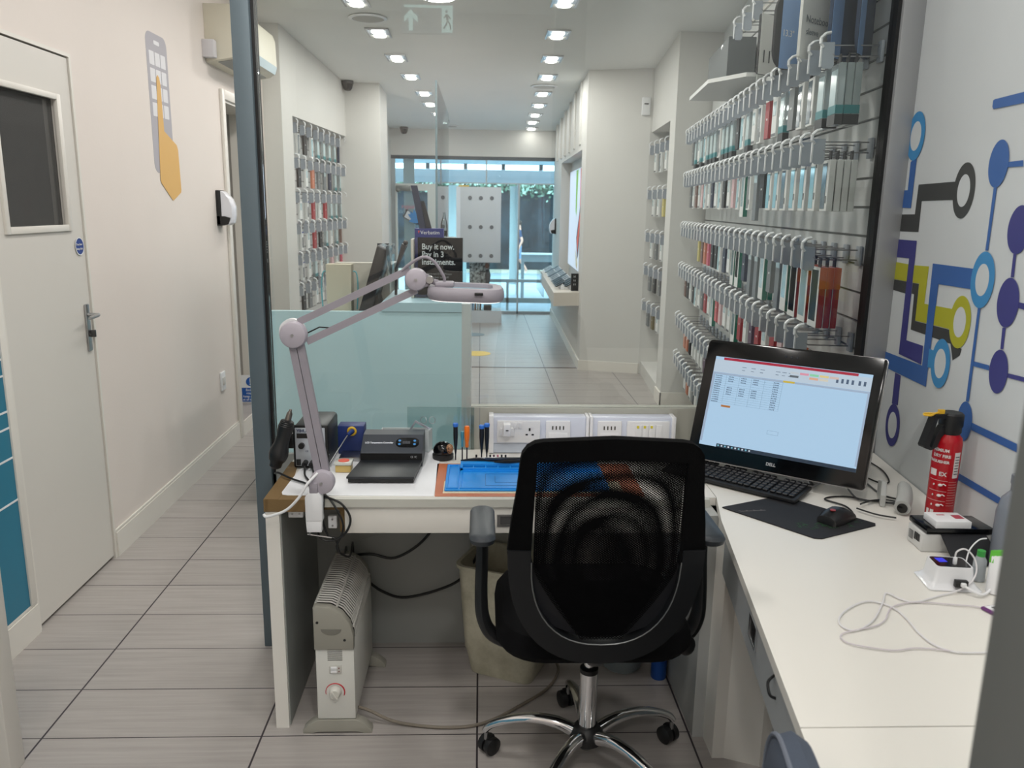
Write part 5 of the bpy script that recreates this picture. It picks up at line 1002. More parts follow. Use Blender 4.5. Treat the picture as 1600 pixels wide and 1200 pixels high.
c = MB()
for a, b in ((-.026, .008), (-.026, -.008), (.024, .008), (.024, -.008)): c.prism([C0+Vector((1, 0, 0))*(a+.0045*cos(t_*pi/6))+sl*(b+.0045*sin(t_*pi/6))+nn*.0012 for t_ in range(12)], nn*.0006)
c.build('button', mat('button_blue', (70, 150, 220), .3), hd, smooth=0)
text('888', .0185, mat('digit_grey', (96, 100, 108), .4), hd, tuple(C0+Vector((-.0165, 0, 0))-sl*.0065+nn*.0013), (1, 0, 0), tuple(sl), sx=.95)
# ================================================================== magnifier lamp
lm = thing('magnifier_lamp', 'pale grey folding arm magnifier lamp clamped to the bench front', 'lamp', (-.47, 2.262, .67))
LY = 2.262
base = Vector((-.453, LY-.01, .812)); elb = Vector((-.520, LY-.0, 1.240)); jt = Vector((-.177, LY, 1.398))
def disc(nm, c_, r, th=.018):
    d_ = MB().lathe([(.0, th), (r*.6, th), (r*.92, th*.75), (r, th*.3), (r, -th*.6), (.0, -th*.6)], c_, 28, axis=(0, -1, 0)).build(nm, mat('lamp_disc_plastic', (176, 170, 180), .45), lm)
    MB().lathe([(.0045, .0), (.0045, .003), (.0, .003)], c_+Vector((0, -th, 0)), 6, axis=(0, -1, 0)).build('bolt', M_steel, d_)
MB().prism([(-.500, LY-.035, .700), (-.452, LY-.035, .700), (-.452, LY-.035, .772), (-.462, LY-.035, .785), (-.490, LY-.035, .785), (-.500, LY-.035, .772)], (0, .030, 0), bev=.002).build('clamp_body', M_white, lm)
MB().prism([(-.498, LY-.033, .665), (-.456, LY-.033, .665), (-.454, LY-.033, .70), (-.500, LY-.033, .70)], (0, .026, 0), bev=.001).build('clamp_foot', M_white, lm)
MB().tube([(-.492, LY-.02, .665), (-.492, LY-.02, .652)], .003, 8).tube([(-.50, LY-.02, .654), (-.43, LY-.02, .643)], .0022, 8).build('screw_bar', M_steel, lm)
MB().bb(-.487, -.463, LY-.034, LY-.012, .78, .815, .003).build('pivot_block', M_lampplastic, lm)
disc('base_joint', base, .036)
def bar(nm, a_, b_, w_, off, th=.016):
    a_ = Vector(a_); b_ = Vector(b_); e_ = (b_-a_).normalized(); s_ = Vector((0, 1, 0)).cross(e_); a2 = a_+s_*off; b2 = b_+s_*off
    c = MB(); c.loft([[p+s_*(-w_/2)+Vector((0, -th/2, 0)), p+s_*(w_/2)+Vector((0, -th/2, 0)), p+s_*(w_/2)+Vector((0, th/2, 0)), p+s_*(-w_/2)+Vector((0, th/2, 0))] for p in (a2, b2)])
    return c.build(nm, M_lampplastic, lm, smooth=0)
bar('lower_arm', base+Vector((0, .012, .02)), elb+Vector((0, .012, 0)), .020, -.011); bar('lower_arm', base+Vector((0, .012, .02)), elb+Vector((0, .012, 0)), .020, .011)
disc('elbow_joint', elb, .038)
MB().lathe([(.0, .01), (.036, .01), (.036, -.012), (.0, -.012)], elb+Vector((-.008, .026, .006)), 24, axis=(0, -1, 0)).build('elbow_cover', M_white, lm)
bar('upper_arm', elb+Vector((.02, .014, .02)), jt+Vector((-.012, .014, .012)), .019, -.016); bar('upper_arm', elb+Vector((.03, .014, -.012)), jt+Vector((-.005, .014, -.022)), .019, .010)
MB().tube([elb+Vector((.03, .014, .0)), elb+Vector((.07, .014, .02)), elb+Vector((.10, .014, .018))], .002, 6).build('tension_wire', M_black, lm)
disc('head_joint', jt, .031)
c = MB(); c.prism([jt+Vector((.01, -.008, .02)), jt+Vector((.035, -.008, .014)), jt+Vector((.035, -.008, -.018)), jt+Vector((.01, -.008, -.024))], (0, .018, 0), bev=.002); c.tube([jt+Vector((.03, 0, -.003)), jt+Vector((.06, 0, -.008))], .008, 10); c.build('swivel', M_lampplastic, lm)
c = MB(); c.lathe([(.0, .008), (.010, .008), (.012, 0), (.010, -.006), (0, -.006)], jt+Vector((.038, -.008, 0)), 16, axis=(0, -1, 0)); c.build('swivel_screw', M_steel, lm)
# head: rounded rectangular ring with lens
hc = Vector((-.040, LY+.03, 1.362)); tl_ = Euler((radians(1.5), radians(1.5), 0)).to_matrix()
def hr(w_, h_, r, z): return [hc+tl_ @ Vector((a, b, z)) for a, b in rrect(w_, h_, r)]
c = MB(); O = [(.205, .165, .055, -.018), (.215, .175, .06, -.008), (.213, .173, .058, .008), (.200, .160, .052, .017)]; I = [(.150, .110, .03, .017), (.146, .106, .03, .005), (.146, .106, .03, -.018)]
rings = [hr(*o) for o in O]+[hr(*i) for i in I]
vr = [[c.bm.verts.new(p) for p in r] for r in rings]
for i in range(len(vr)):
    A_, B_ = vr[i], vr[(i+1) % len(vr)]
    for j in range(len(A_)): c.bm.faces.new((A_[j], A_[(j+1) % len(A_)], B_[(j+1) % len(A_)], B_[j]))
hd_ = c.build('head_shell', M_lampplastic, lm)
MB().prism(hr(.147, .107, .03, .002), (0, 0, .004)).build('lens', mat('lens_glass', (150, 190, 205), .05, spec=.9), hd_, smooth=0)
c = MB(); c.ring(hr(.196, .156, .05, -.020), hr(.156, .116, .034, -.020), (0, 0, .0025)); c.build('led_ring', mat('led_white', (255, 252, 246), .5, emit=1.5), hd_, smooth=0)
c = MB(); c.bb(jt.x+.052, jt.x+.105, LY-.02, LY+.03, 1.378, 1.393, .005); c.build('head_bracket', M_lampplastic, lm)
MB().bb(.005-.02, .008, LY-.066, LY-.056, 1.362, 1.369, .001).build('head_switch', M_black, hd_)
MB().tube([jt+Vector((-.05, .014, .012)), jt+Vector((-.02, .0, .04)), jt+Vector((.02, -.01, .062)), jt+Vector((.05, -.01, .05)), jt+Vector((.075, -.005, .012)), jt+Vector((.078, 0, -.004))], .0042, 8, smooth=6).build('cable', M_lampplastic, lm)
MB().tube([base+Vector((-.01, -.012, .03)), (-.49, LY-.04, .815), (-.515, LY-.045, .775), (-.555, LY-.04, .735), (-.61, LY-.03, .712), (-.622, LY-.025, .718)], .0042, 8, smooth=6).build('cable', M_white, lm)
# ================================================================== office chair
CH = Vector((.316, 2.06, 0))
ch = thing('office_chair', 'black mesh back office chair with chrome star base', 'chair', tuple(CH))
c = MB(); c.lathe([(.0, .075), (.02, .075), (.03, .085), (.048, .10), (.050, .118), (.044, .132), (.034, .145), (.028, .15)], CH, 24).build('hub', M_black, ch)
c = MB(); c.lathe([(.0, .145), (.0255, .145), (.0255, .315), (.0, .315)], CH, 24).build('outer_column', M_chrome, ch)
MB().lathe([(.0, .315), (.026, .315), (.026, .328), (.015, .332), (0, .332)], CH, 20).build('collar', M_black, ch)
MB().cyl(CH+Vector((0, 0, .33)), CH+Vector((0, 0, .47)), .0145, n=20).build('gas_lift', M_chrome, ch)
for k, an in enumerate((94, 166, 238, 310, 22)):
    a = radians(an); u = Vector((cos(a), sin(a), 0)); v = Vector((-sin(a), cos(a), 0))
    P = [(.035, .120, .019, .021), (.09, .140, .018, .018), (.16, .143, .0165, .014), (.23, .126, .0145, .012), (.283, .10, .012, .011), (.302, .078, .010, .010)]
    c = MB(); c.tube([CH+u*r+Vector((0, 0, z)) for r, z, _, _ in P], [(w_, h_) for _, _, w_, h_ in P], 12, smooth=4, flat=tuple(v)); lg = c.build('star_leg', M_chrome, ch)
    p = CH+u*.298
    MB().cyl(p+Vector((0, 0, .05)), p+Vector((0, 0, .082)), .006, n=10).build('caster_stem', M_steel, lg)
    sw = radians((20, -50, 10, 70, 35)[k]); ax = Vector((cos(sw), sin(sw), 0)); pc = p+Vector((-sin(sw), cos(sw), 0))*.012+Vector((0, 0, .0275))
    c = MB()
    for s in (-1, 1): c.lathe([(.0, s*.027), (.018, s*.026), (.0265, s*.022), (.0275, s*.012), (.0265, s*.004), (.0, s*.003)], pc, 20, axis=ax)
    c.box(pc+Vector((0, 0, .012)), (.02, .03, .035), (0, 0, sw), .004); c.build('caster', M_black, lg)
# seat
M_fab = mat('black_seat_fabric', (9, 9, 11), .95, spec=.15, bump=.5, bscale=400)
def soft(cx, cy, w_, d_, zs): return [[(cx+a, cy+b, z) for a, b in rrect(w_-2*i, d_-2*i, r)] for z, i, r in zs]
c = MB(); c.loft(soft(.302, 2.035, .51, .47, [(.488, .035, .09), (.493, .012, .11), (.510, .0, .12), (.535, .004, .115), (.556, .02, .10), (.564, .06, .08)])); c.build('seat', M_fab, ch)
c = MB(); c.loft(soft(.302, 2.03, .42, .40, [(.468, .04, .08), (.489, .0, .1)])); c.build('seat_shell', M_black, ch)
MB().bb(.26, .36, 1.95, 2.13, .44, .47, .01).build('tilt_mechanism', M_black, ch)
MB().tube([(.36, 1.97, .43), (.45, 1.95, .43), (.51, 1.93, .455), (.535, 1.925, .478)], [.006, .006, .008, .012], 10, smooth=3).ball((.548, 1.915, .480), (.024, .012, .030)).build('height_lever', M_black, ch)
MB().tube([(.305, 1.95, .455), (.30, 1.87, .462), (.296, 1.81, .50), (.296, 1.79, .57)], [(.022, .008)]*4, 10, smooth=4, flat=(1, 0, 0)).build('back_bracket', M_black, ch)
# backrest
def by(z, x=.296): return 1.775-(z-.55)*.145+.20*(x-.296)**2
def B3(x, z, o=0.): return Vector((x, by(z, x)+o, z))
cx = .296
def topc(z): return .20+.018*(min(1, max(0, (1.08-z)/.2)))
outer = []
for i in range(9):
    a = radians(90*i/8); outer.append((cx-.152-.050*sin(a)+.0, 1.050+.040*cos(a)))
outer = [(cx-.155, 1.101)]+[(cx-.155-.05*sin(radians(q_)), 1.051+.05*cos(radians(q_))) for q_ in (22, 45, 68, 90)]+[(cx-.211, .98), (cx-.222, .90), (cx-.230, .82), (cx-.220, .79)]
Lh = outer
top_outer = list(reversed(Lh))+[(cx, 1.110)]+[(2*cx-x, z) for x, z in Lh]
# padded border: outer profile and inner profile with matching counts
inn = [(cx-.150, 1.052)]+[(cx-.162-.006*sin(radians(q_)), 1.046+.006*cos(radians(q_))) for q_ in (22, 45, 68, 90)]+[(cx-.170, .98), (cx-.173, .90), (cx-.175, .82), (cx-.172, .79)]
top_inner = list(reversed(inn))+[(cx, 1.060)]+[(2*cx-x, z) for x, z in inn]
def band(O, I, f0, f1, mt, nm, parent):
    c = MB(); n_ = len(O)
    R4 = [[B3(x, z, f0) for x, z in O], [B3(x, z, f0) for x, z in I], [B3(x, z, f1) for x, z in I], [B3(x, z, f1) for x, z in O]]
    vr = [[c.bm.verts.new(p) for p in r] for r in R4]
    for i in range(4):
        A_, B_ = vr[i], vr[(i+1) % 4]
        for j in range(n_-1): c.bm.faces.new((A_[j], A_[j+1], B_[j+1], B_[j]))
    for k_ in (0, n_-1): c.bm.faces.new([vr[i][k_] for i in range(4)])
    es = [e_ for e_ in c.bm.edges if e_.calc_face_angle(0) > .7]
    bmesh.ops.bevel(c.bm, geom=es, offset=.006, segments=2, profile=.5, affect='EDGES')
    return c.build(nm, mt, parent)
bf = band(top_outer, top_inner, -.012, .016, mat('black_border_fabric', (7, 7, 8), .95, bump=.3, bscale=300, spec=.1), 'backrest_border', ch)
# lower plastic U frame
def U(rx, z0, z1, cx_=cx, n_=24, p=2.4):
    P = []
    for i in range(n_+1):
        t_ = pi*i/n_; cx2 = -cos(t_); P.append((cx_+rx*(abs(cx2)**(2/p))*(1 if cx2 > 0 else -1), z1-(z1-z0)*(sin(t_)**(2/p))))
    return P
Uo = U(.229, .522, .83); Ui = U(.176, .575, .83)
band(Uo, Ui, -.018, .018, mat('frame_charcoal', (16, 18, 21), .5, spec=.35), 'plastic_frame', ch)
MB().tube([B3(x, z, -.018) for x, z in U(.174, .577, .80)], .0016, 6).build('silver_edge', mat('edge_grey_line', (110, 112, 112), .35, .4), ch)
# mesh back: two layers
def sheet3(off, bulge, Ptop, nm, mt, nx=24, nz=40):
    c = MB(); V = []
    for j in range(nz+1):
        z = .585+(1.062-.585)*j/nz; hw = .168 if z > .78 else .168*max(.30, 1-((.78-z)/.195)**1.25*.72)
        row = []
        for i in range(nx+1):
            s = -1+2*i/nx; x = cx+hw*s; b_ = bulge*(1-s*s)*sin(pi*j/nz)
            row.append(c.bm.verts.new(B3(x, z, off+b_)))
        V.append(row)
    for j in range(nz):
        for i in range(nx): c.bm.faces.new((V[j][i], V[j][i+1], V[j+1][i+1], V[j+1][i]))
    return c.build(nm, mt, ch)
sheet3(-.006, -.004, None, 'mesh_back', M_mesh)
sheet3(.012, .030, None, 'mesh_front', M_mesh)
# dark lower corner panels and lumbar pad
for s in (-1, 1):
    c = MB(); c.prism([B3(cx+s*.172, .80, .004), B3(cx+s*.170, .70, .004), B3(cx+s*.135, .625, .004), B3(cx+s*.06, .592, .004), B3(cx+s*.062, .60, .004), B3(cx+s*.115, .69, .004), B3(cx+s*.168, .785, .004)], (0, .006, 0))
    c.build('lower_panel', mat('panel_navyblack', (16, 18, 24), .6), ch, smooth=0)
c = MB(); c.loft([[(cx+a, by(.66)+.035+d, .66+b) for a, b in rrect(.30-2*i, .13-2*i, .05)] for d, i in ((-.008, .02), (0, 0), (.012, 0), (.02, .02))]); c.build('lumbar_pad', M_fab, ch)
# arms
for s in (-1, 1):
    xa = .300+s*.290; xi = .300+s*.235
    c = MB(); c.loft([[(xa+a, 1.985+b, z) for a, b in rrect(.066-2*i, .235-2*i, .028)] for z, i in ((.772, .012), (.778, .003), (.790, 0), (.798, .004), (.802, .014))]); c.build('arm_pad', mat('arm_pad_rubber', (46, 52, 58), .45), ch)
    c = MB(); c.tube([(xa, 1.99, .778), (xa, 1.985, .70), (xa+s*.002, 1.975, .60), (xa-s*.004, 1.965, .535), (xa-s*.03, 1.96, .49), (xi-s*.04, 1.96, .458), (xi-s*.09, 1.965, .452)], [(.016, .026), (.016, .026), (.017, .028), (.018, .03), (.018, .03), (.014, .03), (.010, .03)], 12, smooth=5, flat=(1, 0, 0)); c.build('arm_support', M_black, ch)
# ================================================================== convector heater
ht = thing('convector_heater', 'white slim convector heater standing under the bench', 'heater', (-.43, 2.42, 0))
M_ht = mat('heater_white', (216, 216, 210), .35); M_htg = mat('heater_grey', (150, 148, 138), .5)
x0, x1, y0, y1 = -.490, -.374, 2.238, 2.635
MB().bb(x0, x1, y0, y1, .048, .31, .003).build('body', M_ht, ht)
prof = [(x1-.0, .285), (x1+.0, .33), (x1-.010, .372), (x1-.034, .405), (x1-.068, .424), (x0+.006, .428), (x0-.002, .424), (x0-.002, .285)]
c = MB(); c.prism([(x, y0+.022, z) for x, z in [(a-.003 if a > -.43 else a+.004, b-.004) for a, b in prof]], (0, y1-y0-.044, 0)); c.build('grille_core', mat('grille_dark', (30, 30, 30), .7), ht)
for ya, yb in ((y0-.006, y0+.022), (y1-.022, y1+.006)): MB().prism([(x, ya, z) for x, z in prof], (0, yb-ya, 0), bev=.003).build('end_cap', M_htg, ht)
c = MB(); n_ = 24
for i in range(n_):
    y = y0+.03+i*(y1-y0-.06)/(n_-1)
    c.tube([(x0+.004, y, .4275), (x1-.068, y, .425), (x1-.034, y, .406), (x1-.010, y, .373), (x1+.0005, y, .335), (x1+.0005, y, .312)], [(.0042, .0022)]*6, 6, flat=(0, 1, 0))
for xx, zz_ in ((x0+.002, .4255), (x1-.050, .4165), (x1-.003, .35)): c.tube([(xx, y0+.02, zz_), (xx, y1-.02, zz_)], .004, 6)
c.build('grille', mat('grille_silver', (190, 188, 182), .4), ht)
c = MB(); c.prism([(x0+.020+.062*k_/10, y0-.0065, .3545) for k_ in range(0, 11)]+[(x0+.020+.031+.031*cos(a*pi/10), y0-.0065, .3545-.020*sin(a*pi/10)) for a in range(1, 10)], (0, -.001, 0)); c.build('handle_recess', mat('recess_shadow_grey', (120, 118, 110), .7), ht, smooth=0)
c = MB(); c.cyl((x0+.010, y0-.006, .376), (x0+.010, y0-.0075, .376), .0042, n=14).cyl((x1-.026, y0-.006, .318), (x1-.026, y0-.0075, .318), .004, n=14); c.build('screw', M_black, ht)
c = MB()
for i in range(7): c.bb(x0+.036, x0+.081, y0-.0008, y0+.001, .247+i*.0068, .2505+i*.0068, .0006)
c.build('vent_slots', mat('slot_grey', (112, 112, 108), .6), ht, smooth=0)
pnl = MB().bb(x0+.040, x0+.077, y0-.003, y0+.001, .204, .231, .001).build('switch_plate', mat('switch_pale', (196, 194, 188), .4), ht)
c = MB(); c.bb(x0+.045, x0+.064, y0-.006, y0-.002, .207, .2165, .001).bb(x0+.045, x0+.064, y0-.006, y0-.002, .2185, .228, .001); c.build('rocker_switch', M_white, pnl)
c = MB(); c.cyl((x0+.070, y0-.002, .212), (x0+.070, y0-.0042, .212), .0018, n=8).cyl((x0+.070, y0-.002, .223), (x0+.070, y0-.0042, .223), .0018, n=8); c.build('indicator', mat('led_dim_red', (110, 30, 30), .4), pnl)
kn = MB().lathe([(.0, .018), (.014, .018), (.017, .012), (.0195, 0), (0, 0)], (x0+.056, y0, .141), 28, axis=(0, -1, 0)).build('thermostat_knob', mat('knob_cream', (208, 206, 198), .4), ht)
MB().box((x0+.056, y0-.020, .141), (.006, .006, .032), (0, radians(-35), 0), .0015).build('knob_grip', mat('knob_cream', (208, 206, 198), .4), kn)
MB().tube([(x0+.056+.029*cos(radians(a_)), y0-.0005, .141+.029*sin(radians(a_))) for a_ in range(-25, 206, 11)], [(.0012, .0012)]+[(.0012+.0014*(1-i/21), .001) for i in range(20)]+[(.001, .001)]*1, 6).build('red_arc', mat('arc_red', (190, 44, 54), .5), ht)
for ya in (y0-.004, y1-.035):
    MB().prism([(x, ya, z) for x, z in [(-.536, 0), (-.536, .012), (-.515, .032), (-.49, .046), (-.375, .046), (-.350, .034), (-.327, .012), (-.325, 0), (-.352, 0), (-.372, .008), (-.49, .008), (-.508, 0)]], (0, .035, 0), bev=.002).build('foot', M_htg, ht)
MB().tube([(-.372, 2.28, .06), (-.34, 2.285, .045), (-.25, 2.27, .012), (-.10, 2.25, .006), (.02, 2.27, .006), (.14, 2.36, .006), (.24, 2.46, .006), (.285, 2.57, .006), (.27, 2.66, .006)], .005, 8, smooth=8).build('power_cable', mat('cable_taupe', (122, 114, 102), .6), label='grey brown heater cable curving across the floor past the bin', cat='cable')
# ================================================================== bin, jug, spray can
bn_ = thing('waste_bin', 'cream square plastic waste bin under the bench', 'bin', (.11, 2.58, 0))
cc_ = Vector((.108, 2.60, 0)); ang = radians(-24)
def qd(w_, d_, r, z): return [(cc_.x+a*cos(ang)-b*sin(ang), cc_.y+a*sin(ang)+b*cos(ang), z) for a, b in rrect(w_, d_, r, 4)]
c = MB(); rg = [qd(.225, .165, .03, .0), qd(.232, .172, .03, .008), qd(.262, .19, .03, .09), qd(.268, .195, .03, .095), qd(.305, .225, .035, .395), qd(.322, .240, .04, .398), qd(.322, .240, .04, .41), qd(.298, .218, .035, .41), qd(.255, .18, .03, .10), qd(.22, .16, .03, .02)]
c.loft(rg); c.build('bin_body', mottled('bin_cream', (176, 172, 150), (196, 192, 172), 14, 4, .5), bn_)
jg = thing('plastic_jug', 'translucent white jug on the floor behind the chair stem', 'jug', (.50, 2.60, 0))
MB().lathe([(.0, 0), (.062, 0), (.068, .012), (.070, .05), (.066, .16), (.03, .20), (.02, .21), (0, .21)], (.515, 2.61, .0), 24).build('jug_body', mat('jug_white', (176, 182, 184), .3), jg)
MB().lathe([(.0705, .008), (.0715, .05), (.0705, .052)], (.515, 2.61, .0), 24).build('liquid_band', mat('jug_liquid', (120, 128, 130), .3), jg)
sc_ = thing('spray_can', 'blue spray can of PCB cleaner beside the desk end panel', 'spray can', (.628, 2.53, 0))
MB().lathe([(.0, 0), (.0255, .0), (.027, .004), (.027, .17), (.022, .185), (.012, .19), (0, .19)], (.632, 2.53, 0), 24).build('can_body', mat('can_blue', (34, 84, 166), .3, .3), sc_)
MB().lathe([(.0272, .09), (.0274, .095), (.0274, .155), (.0272, .158)], (.632, 2.53, 0), 24).build('pale_band', mat('can_pale', (110, 150, 190), .35), sc_)
MB().lathe([(.0, .22), (.014, .218), (.0155, .205), (.0155, .188), (0, .188)], (.632, 2.53, 0), 20).build('cap', mat('cap_red', (170, 60, 50), .4), sc_)
text('PCB', .014, mat('can_text', (16, 28, 52), .5), sc_, (.632, 2.5015, .140), (1, 0, 0), (0, 0, 1), align='CENTER', bold=.0003); text('CLEANER', .0105, mat('can_text', (16, 28, 52), .5), sc_, (.632, 2.5015, .128), (1, 0, 0), (0, 0, 1), align='CENTER', bold=.0003)
MB().bb(.622, .642, 2.5015, 2.5028, .100, .122).build('pictogram', mat('picto_dark', (40, 50, 60), .5), sc_, smooth=0)
# ================================================================== computer
mo = thing('computer_monitor', 'black all-in-one computer showing a spreadsheet on the corner desk', 'computer', (.954, 2.55, .755))
yw, tl2, W_, H_ = -.651, .350, .557, .400
u_ = Vector((cos(yw), sin(yw), 0)); n_v = Vector((sin(yw), -cos(yw), 0)); v_ = Vector((0, 0, 1))*cos(tl2)-n_v*sin(tl2); w_n = u_.cross(v_)
MO = Vector((.9545, 2.4495, .9845))
if w_n.dot(n_v) < 0: w_n = -w_n
def mp_(a, b, o=0.): return MO+u_*a+v_*b+w_n*o
c = MB(); c.prism([mp_(a, b) for a, b in rrect(W_, H_, .012)], -w_n*.018, bev=.003); c.build('bezel', M_gloss, mo)
MB().prism([mp_(a, b, -.012) for a, b in rrect(W_+.004, H_+.004, .013)], -w_n*.008).build('silver_rim', M_steel, mo, smooth=0)
MB().prism([mp_(a, b-.04, -.02) for a, b in rrect(.36, .24, .03)], -w_n*.022, bev=.006).build('back_housing', M_black, mo)
sc0, sc1, sb0, sb1 = -.2445, .247, -.152, .146
SCM = mat('screen_page', (24, 28, 34), .25, emit=1, ecol=(164, 196, 222))
def em(n, c_, e=.6): return mat('screen_'+n, tuple(v*.15 for v in c_), .3, emit=1, ecol=tuple(v*.93 for v in c_))
sr = MB().prism([mp_(sc0, sb0, .0005), mp_(sc1, sb0, .0005), mp_(sc1, sb1, .0005), mp_(sc0, sb1, .0005)], w_n*.0006).build('screen', SCM, mo, smooth=0)
def R_(nm, x0_, x1_, z0_, z1_, m_, o=.0012): MB().prism([mp_(x0_, z0_, o), mp_(x1_, z0_, o), mp_(x1_, z1_, o), mp_(x0_, z1_, o)], w_n*.0003).build(nm, m_, sr, smooth=0)
R_('title_bar', -.216, .206, .136, .1445, em('red', (170, 24, 56), .55)); R_('ribbon', sc0, sc1, .094, .136, em('ribbon', (190, 208, 224), .55)); R_('column_header', sc0, sc1, .087, .093, em('header', (160, 180, 204), .5), .0014)
R_('selected_column', -.012, .024, .0875, .0935, em('amber', (206, 180, 60), .5), .0018); R_('orange_cell', -.196, -.165, -.0195, -.013, em('orange', (176, 110, 50), .45), .0014)
R_('taskbar', -.186, sc1, sb0, sb0+.011, em('taskbar', (22, 44, 64), .25), .0014); R_('row_header', sc0, sc0+.008, -.140, .087, em('header', (160, 180, 204), .5), .0014)
R_('scroll_bar', sc1-.006, sc1, -.135, .087, em('header', (160, 180, 204), .5), .0014)
c = MB(); K = lambda x0_, x1_, z0_, z1_: c.prism([mp_(x0_, z0_, .0014), mp_(x1_, z0_, .0014), mp_(x1_, z1_, .0014), mp_(x0_, z1_, .0014)], w_n*.0002)
for z in [.087-.0072*i for i in range(14)]: K(-.236, -.012, z-.0004, z)
for x in (-.236, -.196, -.152, -.112, -.070, -.012): K(x, x+.0005, -.0066, .087)
for x_, z_, w3, h3 in ((-.032, -.072, .034, .0005), (-.032, -.084, .034, .0005), (-.032, -.084, .0006, .012), (.002, -.084, .0006, .0125)): K(x_, x_+w3, z_, z_+h3)
c.build('cell_lines', em('lines', (96, 124, 150), .3), sr, smooth=0)
c = MB(); rq = random.Random(3)
for i in range(13):
    for j, x in enumerate((-.232, -.188, -.146, -.106, -.040)):
        if j in (1, 2, 3) and i in (4, 9, 10, 11, 12, 3): continue
        z = .0815-.0072*i
        for q_ in range(4 if j else 5): K(x+q_*.0045, x+q_*.0045+rq.uniform(.0022, .0034), z-.001, z+.0022)
for i in range(11): K(.12-.0+i*.0, .121, .1, .1005)
for x in (-.15, -.12, -.09, -.04, -.02, .0): K(x, x+.014, .118, .1195); K(x, x+.010, .108, .1095)
for x in (.145, .16, .175, .19, .21, .225): K(x, x+.007, .108, .122)
c.build('cell_text', em('text', (70, 92, 118), .25), sr, smooth=0)
for k_, (x, col_) in enumerate(((.005, (196, 205, 212)), (.035, (222, 150, 170)), (.065, (140, 214, 170)), (.095, (226, 206, 140)), (.125, (214, 190, 180)))): R_('style_swatch', x, x+.027, .118, .125, em('swatch_'+'abcde'[k_], col_, .5), .0016)
for k_, (x, col_) in enumerate(((.005, (90, 100, 108)), (.035, (190, 206, 220)), (.065, (226, 170, 140)), (.095, (214, 208, 190)))): R_('style_swatch', x, x+.027, .107, .114, em('swatch_'+'fghi'[k_], col_, .5), .0016)
for k_ in range(10): R_('taskbar_icon', -.182+k_*.0115, -.177+k_*.0115, sb0+.003, sb0+.008, em('icon_'+'ab'[k_ % 2], ((120, 190, 210), (210, 220, 230))[k_ % 2], .4), .0018)
text('DELL', .0135, mat('logo_silver', (170, 176, 182), .3, .6), mo, tuple(mp_(-.002, -.181, .0006)), tuple(u_), tuple(v_), align='CENTER', bold=.0005)
c = MB()
for x in (-.018, .0, .018): c.prism([mp_(x+.0035*cos(a_*pi/6), .171+.0035*sin(a_*pi/6), .0004) for a_ in range(12)], w_n*.0003)
c.build('camera_dots', mat('webcam_dark', (40, 46, 56), .1), mo, smooth=0)
# stand
bq = MO-w_n*.03-v_*.10
c = MB(); pz = Vector((MO.x-n_v.x*.02, MO.y-n_v.y*.02, .7545))
c.prism([Vector((pz.x, pz.y, .7545))+u_*a_-n_v*b_ for a_, b_ in ((-.12, -.035), (.12, -.035), (.15, .16), (-.15, .16))], (0, 0, .008)); 
c.build('stand_base', M_steel, mo, smooth=0)
c = MB()
for s in (-1, 1):
    a0 = Vector((pz.x, pz.y, .762))+u_*(s*.11)-n_v*.14; a1 = MO-w_n*.035-v_*.02+u_*(s*.09); c.tube([a0, a1], [(.012, .004)]*2, 8, flat=tuple(u_))
    c.tube([Vector((pz.x, pz.y, .762))+u_*(s*.115)+n_v*.02, MO-w_n*.025-v_*.17+u_*(s*.10)], [(.010, .004)]*2, 8, flat=tuple(u_))
c.build('stand_leg', M_steel, mo)
# keyboard
kb = thing('keyboard', 'black full size keyboard under the monitor', 'keyboard', (.75, 2.42, .755))
ky = atan2(2.51-2.215, .595-.92); ku = Vector((cos(ky), sin(ky), 0))*-1; ku = Vector((.92-.595, 2.215-2.51, 0)).normalized(); kv = Vector((-ku.y, ku.x, 0)); kO = Vector((.925, 2.212, .755))
def kp(a, b, z): return kO-ku*a+kv*b+Vector((0, 0, z))
c = MB(); c.prism([kp(0, 0, .004), kp(.44, 0, .004), kp(.44, .133, .012), kp(0, .133, .012)], (0, 0, .012), bev=.003); c.build('keyboard_body', mat('keyboard_black', (20, 21, 24), .5), kb)
c = MB(); c.prism([kp(0.01, .01, 0), kp(.43, .01, 0), kp(.43, .125, 0), kp(.01, .125, 0)], (0, 0, .01)); c.build('keyboard_feet', M_blk2, kb, smooth=0)
c = MB(); rotk = Euler((radians(3.4), 0, atan2(ku.y, ku.x)))
for r_i in range(6):
    for q_ in range(21):
        a_ = .018+q_*.0192+(.004 if q_ > 3 else 0)+(.003 if q_ > 6 else 0)
        if a_ > .425 or (r_i == 5 and q_ % 5 == 4): continue
        b_ = .014+r_i*.0205+(.003 if r_i == 5 else 0)
        c.box(kp(a_, b_+.008, .021+b_*.06), (.0165, .0165, .007), rotk, .002, seg=1)
c.build('keys', mat('key_black', (27, 28, 32), .45), kb)
